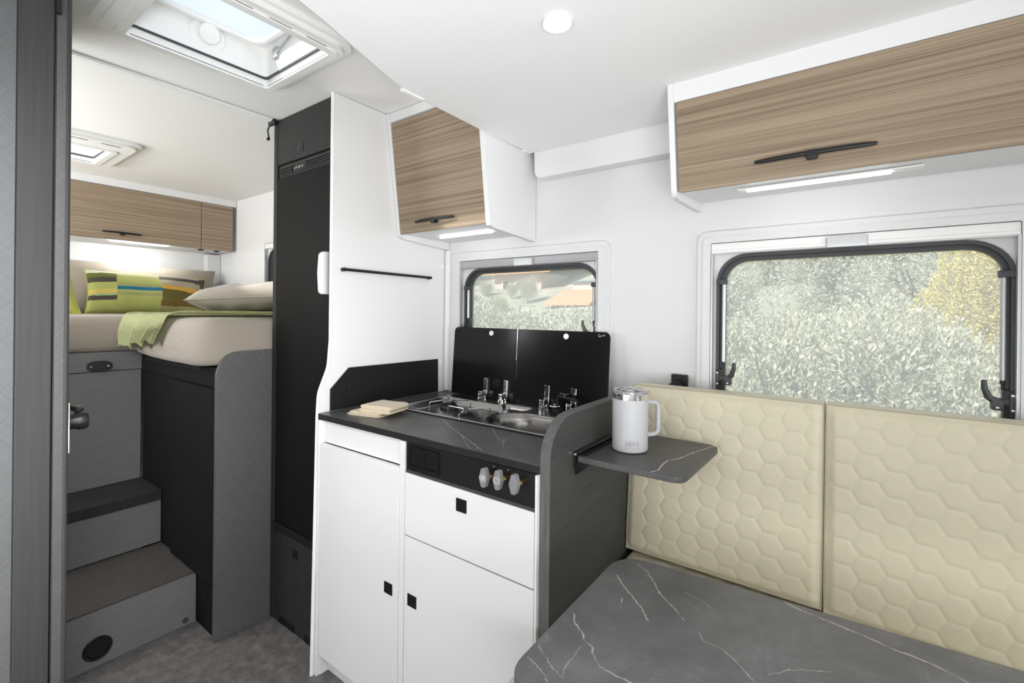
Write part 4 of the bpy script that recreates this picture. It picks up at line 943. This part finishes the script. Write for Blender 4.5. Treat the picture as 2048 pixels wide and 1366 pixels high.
b = B(); b.box(-.012, .012, -.020, .020, .1467, .1535, .003, M=Matrix.Translation(mc) @ Matrix.Rotation(.6, 4, 'Z')); b.build('lid_slider', CLEAR, ld)
hd = Vector((math.cos(YAW+.12), math.sin(YAW+.12), 0)); b = B()
hp = fillet([(R0-.004, .124), (R0+.031, .122), (R0+.031, .040), (R0-.004, .038)], [0, .016, .016, 0], 6)
b.tube([mc+hd*a+Vector((0, 0, z)) for a, z in hp], .0062, 12, flat=(Vector((-hd.y, hd.x, 0)), 1.35)); b.build('handle', MUGW, t)
def text_mesh(txt, size):
    cu = bpy.data.curves.new('lettering', 'FONT'); cu.body = txt; cu.size = size; cu.align_x = 'CENTER'; cu.align_y = 'CENTER'; cu.resolution_u = 3
    o = bpy.data.objects.new('lettering', cu); COL.objects.link(o); dg = bpy.context.evaluated_depsgraph_get()
    me = bpy.data.meshes.new_from_object(o.evaluated_get(dg)); bpy.data.objects.remove(o); bpy.data.curves.remove(cu)
    vs = [v.co.copy() for v in me.vertices]; fs = [list(p.vertices) for p in me.polygons]; bpy.data.meshes.remove(me); return vs, fs
phi0 = math.atan2(-mc.y, -mc.x)+.10                                              # towards the viewer's side of the mug, turned a little right
def wrap(x, z): a = phi0+x/R0; return mc+Vector((math.cos(a)*(R0+.0003), math.sin(a)*(R0+.0003), .0235+z))
b = B()
lx = 0
for k, (ch, xx) in enumerate((('Y', -.0105), ('E', -.0030), ('T', .0050), ('I', .0125))):
    vs, fs = text_mesh(ch, .0135)
    b._add([wrap(v.x*1.02+xx, v.y) for v in vs], fs)
for za, zb in ((.0085, .0091), (-.0091, -.0085)):                             # lines above and below the letters, bracket at both ends
    for xa, xb in ((-.0155, .0075), (.0095, .0165)):
        nseg = 8
        for k in range(nseg):
            x0_, x1_ = xa+(xb-xa)*k/nseg, xa+(xb-xa)*(k+1)/nseg
            b._add([wrap(x0_, za), wrap(x1_, za), wrap(x1_, zb), wrap(x0_, zb)], [(0, 1, 2, 3)])
for xa in (-.0160, .0163): b._add([wrap(xa, -.0091), wrap(xa+.0006, -.0091), wrap(xa+.0006, .0091), wrap(xa, .0091)], [(0, 1, 2, 3)])
b.build('lettering', INK, t, smooth=False)

# ------------------------------------------------------------------ dinette bench
HS = .0335                                                                     # side of a quilted hexagon
def hex_edge(x, y):
    """distance from (x,y) to the nearest seam of a honeycomb with points left and right"""
    w_, h_ = 3*HS, math.sqrt(3)*HS; best = 1e9; second_ = 1e9
    for ox, oy in ((0, 0), (1.5*HS, h_/2)):
        i0 = round((x-ox)/w_); j0 = round((y-oy)/h_)
        for di in (-1, 0, 1):
            for dj in (-1, 0, 1):
                d = math.hypot(x-ox-(i0+di)*w_, y-oy-(j0+dj)*h_)
                if d < best: best, second_ = d, best
                elif d < second_: second_ = d
    return (second_-best)/2
def quilted(name, label, x0, x1, z0, z1, yb, lean, thick, group, flat=False):
    """back cushion: front face is a quilted grid that rolls over at its edges"""
    t = thing(name, label, 'cushion', ((x0+x1)/2, yb+thick, z0), group)
    b = B(); nu, nv = max(20, int((x1-x0)/.0027)), int((z1-z0)/.0027); ed = .026
    def fn(u, v):
        x = x0+(x1-x0)*u; s = (z1-z0)*v
        du, dv = min(u, 1-u)*(x1-x0), min(v, 1-v)*(z1-z0)
        ru = 1-sst(0, ed, du); rv = 1-sst(0, ed, dv)
        d = .011*(1-(1-ru**1.8)*(1-rv**1.8)) if (ru > 0 or rv > 0) else 0
        he = hex_edge(x+.021, s+z0)
        q = .0012*math.exp(-(he/.0019)**2)+.0009*math.exp(-(he/.007)**2)
        q *= sst(.002, .014, min(du, dv))
        belly = .010*(1-(2*u-1)**4)*(1-(2*v-1)**4)
        return Vector((x+(0.003*(1-2*u) if rv > .3 else 0), yb+lean*v+d+q-belly, z0+s))
    b.grid(fn, nu, nv)
    o = b.build('quilted_face', CREAM, t, ang=70, recalc=False)
    o.data.flip_normals() if o.data.polygons[0].normal.y > 0 else None
    # boxed sides and back
    yo = yb+.011; b = B(); n = 20
    b.prism([(x0, z0), (x1, z0), (x1, z1), (x0, z1)], 'y', yo, yo+.01)
    for v in b.bm.verts: v.co.y += lean*(v.co.z-z0)/(z1-z0)
    b.bm.free(); b = B()
    c8 = [(yo, z0), (yo+thick, z0), (yo+thick+lean, z1), (yo+lean, z1)]
    b.prism(c8, 'x', x0, x1, .004); b.build('boxing', CREAM, t)
    b = B(); e = .001
    path = [(x0+e, yo, z0+e), (x1-e, yo, z0+e), (x1-e, yo+lean, z1-e), (x0+e, yo+lean, z1-e)]
    fine = []
    for i in range(4):
        a, c = Vector(path[i]), Vector(path[(i+1) % 4])
        for k in range(8): fine.append(a.lerp(c, k/8))
    b.tube(fine, .0022, 6, closed=True); b.build('piping', CREAMP, t)
    return t
G = 'quilted back cushions of the bench'
quilted('back_cushion', 'left cream quilted back cushion, behind the fold-out shelf and mug', -.558, -.0595, .543, 1.034, 1.348, .050, .060, G)
quilted('back_cushion', 'right cream quilted back cushion under the large window', -.0565, .62, .538, 1.034, 1.348, .050, .060, G)
t = thing('seat_cushion', 'cream quilted seat cushion mostly hidden under the slate table', 'cushion', (.1, 1.05, .42))
b = B()
def fseat(u, v):
    x = -.5585+1.15*u; y = .66+.81*v; du = min(u, 1-u)*1.15; dv = min(v, 1-v)*.81
    ru = 1-sst(0, .03, du); rv = 1-sst(0, .03, dv); d = .024*(1-(1-ru**2.2)*(1-rv**2.2))
    he = hex_edge(x, y); q = (.0014*math.exp(-(he/.004)**2)+.0014*math.exp(-(he/.012)**2))*sst(.004, .02, min(du, dv))
    return Vector((x, y, .536-d-q+.006*math.sin(x*5)))
b.grid(fseat, 150, 100); b.build('quilted_face', CREAM, t, ang=70)
b = B(); b.box(-.5585, .5915, .66, 1.47, .42, .512, .01); b.build('boxing', CREAM, t)
t = thing('bench_base', 'white bench box under the seat cushion', 'bench', (.1, 1.1, 0))
b = B(); b.box(-.5575, .62, .70, 1.527, .001, .418, .002); b.build('box', WHITE, t)
b = B(); b.box(-.5575, .62, 1.42+.065, 1.527, .42, .90, .002); b.build('backboard', WHITE, t)
# table
t = thing('dinette_table', 'large slate-print table with rounded corners and pale veins', 'table', (.1, .8, 0))
tv = [([(-.4004, .7392), (-.3858, .7187), (-.3609, .7026), (-.354, .6925), (-.334, .6832), (-.3276, .6692), (-.3077, .6533), (-.2821, .6517), (-.24, .655)], 1.5), ([(-.3886, .9013), (-.3569, .8695), (-.3311, .8481), (-.307, .8282), (-.2877, .8015)], 1.8),
      ([(-.3723, .9711), (-.3402, .95), (-.2979, .8935), (-.2679, .8703), (-.2351, .8413)], 1.2), ([(-.2593, .9262), (-.2298, .9217), (-.2061, .9047)], .9), ([(-.2076, .8238), (-.1953, .8075), (-.1661, .8052), (-.149, .795), (-.1127, .7613)], .8),
      ([(-.1022, 1.0084), (-.0767, .9992), (-.0394, .9927), (.0108, .9844), (.0565, .9735), (.1013, .9687), (.1361, .9516), (.19, .93)], 1.9), ([(-.4049, .6344), (-.3657, .6095), (-.3416, .5988)], .9), ([(-.3416, .5988), (-.3491, .622), (-.3511, .675)], .7), ([(-.4065, .6051), (-.3822, .5971), (-.3678, .5912), (-.3552, .5806)], 1.2),
      ([(-.3491, .8344), (-.3393, .8037)], .9), ([(-.10, .79), (-.0872, .8048), (-.0736, .8235), (-.0442, .8414), (-.0258, .8532)], .8)]
SLATET = slate('slate_print_table', (.130, .129, .129), tv, .33, .00075, .72)
out = fillet([(-.4145, .548), (.62, .600), (.60, 1.063), (-.418, .990)], [.052, .05, .05, .075], 8)
b = B(); b.prism(out, 'z', .70, .72, .002); b.build('top', SLATET, t)
out = fillet([(-.45, .05), (.35, .05), (.35, .540), (-.45, .540)], [.06, .06, .06, .06], 8)
b = B(); b.prism(out, 'z', .676, .6965, .002); b.build('swivel_leaf', SLATET, t)
b = B(); b.lathe([(0, 0), (.16, 0), (.15, .015), (.035, .03), (.03, .06), (.03, .66), (.10, .672), (.10, .676), (0, .676)], (.0, .45, .001), n=32); b.build('pedestal', SILVER, t)
# belt / lamp fitting on the wall behind the bench
t = thing('wall_fitting', 'black square fitting with a tilted knob on the wall above the left cushion', 'fitting', (-.44, 1.52, 1.05))
b = B(); b.box(-.474, -.424, 1.512, 1.529, 1.005, 1.063, .003); b.build('plate', BLACKP, t)
b = B(); b.lathe([(0, 0), (.016, 0), (.019, .012), (.019, .040), (.015, .046), (0, .046)], (-.448, 1.512, 1.034), (-.5, -.6, -.55), 24); b.build('knob', BLACK, t)

# ------------------------------------------------------------------ outside: slope, hedge, trees, houses
random.seed(21)
m_, t_, b_ = new_mat('dry_grass_ground'); GROUND = m_
gn = N(t_, 'ShaderNodeTexNoise'); gn.inputs['Scale'].default_value = .8; gn.inputs['Detail'].default_value = 8; t_.links.new(coords(t_), gn.inputs['Vector'])
t_.links.new(ramp(t_, gn.outputs['Fac'], [(.35, (.33, .37, .27)), (.52, (.42, .43, .33)), (.68, (.58, .49, .42))]), b_.inputs['Base Color']); b_.inputs['Roughness'].default_value = .95
b = B()
def hill(u, v):
    x = -60+85*u; y = 1.9+78*v*v; z = -.75+max(0, y-7)*.10+max(0, y-16)*.17+.5*noise.noise(Vector((x*.15, y*.15, 0)))*min(1, max(0, y-4)*.2)
    return Vector((x, y, z))
b.grid(hill, 60, 50); tag(b.build('hillside', GROUND), 'dry grassy hillside rising behind the windows', kind='structure')
def gz_(x, y): return -.75+max(0, y-7)*.10+max(0, y-16)*.17
def leaf_mat(name, a, c, e):
    m, t, b = new_mat(name); b.inputs['Roughness'].default_value = .5
    g = N(t, 'ShaderNodeNewGeometry'); t.links.new(ramp(t, g.outputs['Random Per Island'], [(0, a), (.5, c), (1, e)]), b.inputs['Base Color']); return m
OLIVE = leaf_mat('silver_olive_leaf', (.34, .355, .235), (.54, .545, .40), (.75, .74, .60))
OLIVE_HAZED = leaf_mat('hazed_far_olive_leaf', (.43, .455, .35), (.52, .535, .43), (.60, .60, .50))  # leaf tones paled and evened out, painting in the haze of distance
YEL = leaf_mat('yellow_leaf', (.52, .46, .16), (.74, .64, .20), (.80, .72, .36))
BARK = plain('bark', (.16, .13, .10), .9, noise_amt=.3, bscale=40)
def foliage_mesh(name, n, rx, ry, rz, leaf, mat, lobes=9, sprigs=0, seed=0):
    rnd = random.Random(seed); V, Fc = [], []
    cen = []
    for k in range(lobes):
        a = rnd.uniform(0, 2*PI); rr = rnd.uniform(.1, .75)
        cen.append((math.cos(a)*rr*rx, math.sin(a)*rr*ry, rnd.uniform(.25, .88)*rz, rnd.uniform(.28, .5)))
    def leaf_at(p, d, L):
        d = d.normalized(); s_ = d.cross(Vector((rnd.uniform(-1, 1), rnd.uniform(-1, 1), rnd.uniform(-.2, 1)))).normalized()*L*.2; i = len(V)
        V.extend([p, p+d*L*.5+s_, p+d*L, p+d*L*.5-s_]); Fc.append((i, i+1, i+2, i+3))
    for k in range(n):
        c = cen[rnd.randrange(lobes)]; dv = Vector((rnd.gauss(0, 1), rnd.gauss(0, 1), rnd.gauss(0, 1))).normalized(); q = c[3]*rnd.uniform(.55, 1)**.5
        p = Vector((c[0]+dv.x*q*rx, c[1]+dv.y*q*ry, max(.02, c[2]+dv.z*q*rz*.8)))
        leaf_at(p, dv+Vector((rnd.uniform(-.8, .8), rnd.uniform(-.8, .8), rnd.uniform(-.1, 1.1))), leaf*rnd.uniform(.7, 1.3))
    for k in range(sprigs):                                                    # upright shoots with paired leaves
        c = cen[rnd.randrange(lobes)]; p = Vector((c[0]+rnd.uniform(-.3, .3)*rx, c[1]+rnd.uniform(-.3, .3)*ry, c[2]+c[3]*rz*.55)); d = Vector((rnd.uniform(-.35, .35), rnd.uniform(-.3, .3), 1)).normalized()
        for j in range(16):
            pp = p+d*(j*leaf*.38); s = Vector((rnd.uniform(-1, 1), rnd.uniform(-1, 1), .5)); leaf_at(pp, s+d*.6, leaf*.9); leaf_at(pp, -s+Vector((0, 0, 1))+d*.6, leaf*.9)
    me = bpy.data.meshes.new(name); me.from_pydata([tuple(v) for v in V], [], Fc); me.materials.append(mat); return me
def stem_mesh(name, h, r_, seed=0):
    b = B(); rnd = random.Random(seed); b.tube([(0, 0, -.1), (.03, 0, h*.3), (0, .04, h*.6)], [r_, r_*.8, r_*.5], 8)
    for k in range(5):
        a = rnd.uniform(0, 2*PI); b.tube([(0, .02, h*.25+.05*k), (math.cos(a)*h*.25, math.sin(a)*h*.25, h*.6), (math.cos(a)*h*.4, math.sin(a)*h*.4, h*.85)], [r_*.5, r_*.35, r_*.15], 6)
    me = bpy.data.meshes.new(name); b.bm.to_mesh(me); b.bm.free(); me.materials.append(BARK); return me
def plant(name, label, cat, loc, fm, sm, group, scale=(1, 1, 1), rz=0):
    o = bpy.data.objects.new(name, None); COL.objects.link(o); o.location = loc; o.rotation_euler.z = rz; o.scale = scale; tag(o, label, cat, group)
    f = bpy.data.objects.new('foliage', fm); COL.objects.link(f); f.parent = o; f['kind'] = 'stuff'
    s = bpy.data.objects.new('stem', sm); COL.objects.link(s); s.parent = o
    return o
shr = [foliage_mesh('shrub_foliage', 26000, .95, .8, 1.62, .040, OLIVE, 18, 90, k) for k in range(3)]
sst_ = stem_mesh('shrub_stem', 1.8, .035, 1)
spots = [(-.95, 4.5, .97), (-.32, 4.3, 1.06), (.25, 4.7, 1.05), (.85, 4.4, .96), (1.5, 4.9, 1.0), (-1.6, 4.8, .98), (-2.2, 4.4, 1.02), (-2.8, 4.6, 1.0), (-3.4, 4.3, 1.05), (-4.0, 4.7, 1.0), (-.6, 5.6, 1.05), (.5, 5.8, 1.0), (-3.1, 5.6, 1.02), (-2.3, 5.8, .98), (-4.5, 5.4, 1.05)]
for k, (x, y, s) in enumerate(spots):
    plant('olive_shrub', 'silvery olive shrub in the hedge outside the windows', 'shrub', (x, y, -.72), shr[k % 3], sst_, 'olive shrubs of the hedge', (s, s, s*1.03), k*1.3)
for k, (x, y, s) in enumerate([(-6.2, 8.0, .80), (-8.3, 8.8, .82), (-4.7, 8.6, .8), (-10.4, 10.6, .76), (-7.4, 11.0, .72), (-12.6, 12.6, .70), (-9.6, 13.2, .68), (-15.2, 15.6, .58), (-13.6, 17.0, .5), (-17.4, 17.6, .6), (-16.2, 20.5, .5), (-18.9, 20.2, .55), (-21.2, 21.5, 1.25), (-23.0, 23.5, 1.35), (-11.4, 16.6, .55), (-14.7, 19.0, .6), (-19.6, 23.8, .6), (-24.6, 25.8, 1.5), (-17.2, 23.4, .5), (-15.3, 22.4, .8)]):
    plant('field_shrub', 'pale green bush on the slope between the hedge and the houses', 'shrub', (x, y, gz_(x, y)-.05), shr[k % 3], sst_, 'bushes on the slope', (s, s, s), k*2.1)
far = [foliage_mesh('tree_foliage', 9000, 1.7, 1.6, 3.0, .11, OLIVE_HAZED, 22, 0, 40+k) for k in range(2)]
fst = stem_mesh('tree_stem', 2.6, .12, 3)
fs_ = []
rnd = random.Random(5)
def scatter(n, fx, y0, y1):
    for _ in range(n*14):
        y = rnd.uniform(y0, y1); x = fx(y); sc = rnd.uniform(.8, 1.2)
        if n and all(math.hypot(x-a, y-c) > 1.75*(sc+e) for a, c, e in fs_): fs_.append((x, y, sc)); n -= 1
scatter(60, lambda y: rnd.uniform(-.36*y, .32*y)+.2, 20, 56)
scatter(9, lambda y: rnd.uniform(-.33*y, .27*y)+.2, 14.5, 19.5)
scatter(30, lambda y: -rnd.uniform(.42, 1.02)*y, 16, 52)
for k, (x, y, s) in enumerate(fs_):
    if -25 < x < -13.5 and y < 35: continue
    if -15.5 < x < -8 and y < 27: continue
    plant('olive_tree', 'grey-green olive tree on the hillside beyond the hedge', 'tree', (x, y, gz_(x, y)-.1), far[k % 2], fst, 'olive trees on the hillside', (s, s, s), k*.9)
yf_ = foliage_mesh('yellow_foliage', 18000, .85, .8, 1.9, .052, YEL, 16, 0, 77)
plant('yellow_tree', 'yellow-leaved tree at the right in the large window', 'tree', (1.62, 11.5, .30), yf_, stem_mesh('yellow_tree_stem', .9, .05, 8), None, (1, 1, 1.18), 0)
ROOFT = plain('terracotta_roof', (.78, .40, .22), .8, noise_amt=.12, bscale=6)
WALLP = plain('pink_render', (.62, .52, .48), .9, noise_amt=.06, bscale=4); WALLC = plain('cream_render', (.72, .68, .58), .9); SHADEG = plain('dark_window_opening', (.12, .13, .15), .4)
t = thing('pink_house', 'pale pink house with tiled roof seen in the kitchen window', 'house', (-19, 29, .5))
b = B(); b.box(-20.6, -16.7, 26, 32, .4, 3.9); b.build('walls', WALLP, t)
b = B(); b.prism([(25.3, 3.85), (29, 5.3), (32.7, 3.85), (29, 4.9)], 'x', -21.3, -15.7); b.build('roof', ROOFT, t)
for xa, xb, za, zb in ((-19.9, -19.2, 1.9, 3.5), (-18.8, -18.1, 2.2, 3.4)):
    b = B(); b.ring([(xa, za), (xb, za), (xb, zb), (xa, zb)], [(xa+.1, za+.1), (xb-.1, za+.1), (xb-.1, zb-.1), (xa+.1, zb-.1)], 'y', 25.9, 26.05); f_ = b.build('window', WALLC, t)
    b = B(); b.box(xa+.1, xb-.1, 25.98, 26.02, za+.1, zb-.1); b.build('pane', SHADEG, f_)
t = thing('orange_roofed_shed', 'low shed with bright orange roof and cream wall behind', 'building', (-11.6, 21, .6))
b = B(); b.box(-12.9, -10.3, 20.8, 24, -.2, 1.75); b.box(-12.47, -10.9, 22.6, 24.4, 1.7, 2.85); b.build('walls', WALLC, t)
b = B(); b.prism([(20.3, 1.62), (22.6, 2.45), (22.6, 2.53), (20.3, 1.70)], 'x', -13.0, -10.3); b.build('roof', ROOFT, t)
b = B(); b.prism([(22.5, 2.84), (23.5, 3.05), (24.5, 2.84), (23.5, 2.95)], 'x', -12.6, -10.7); b.build('upper_roof', SHADEG, t)
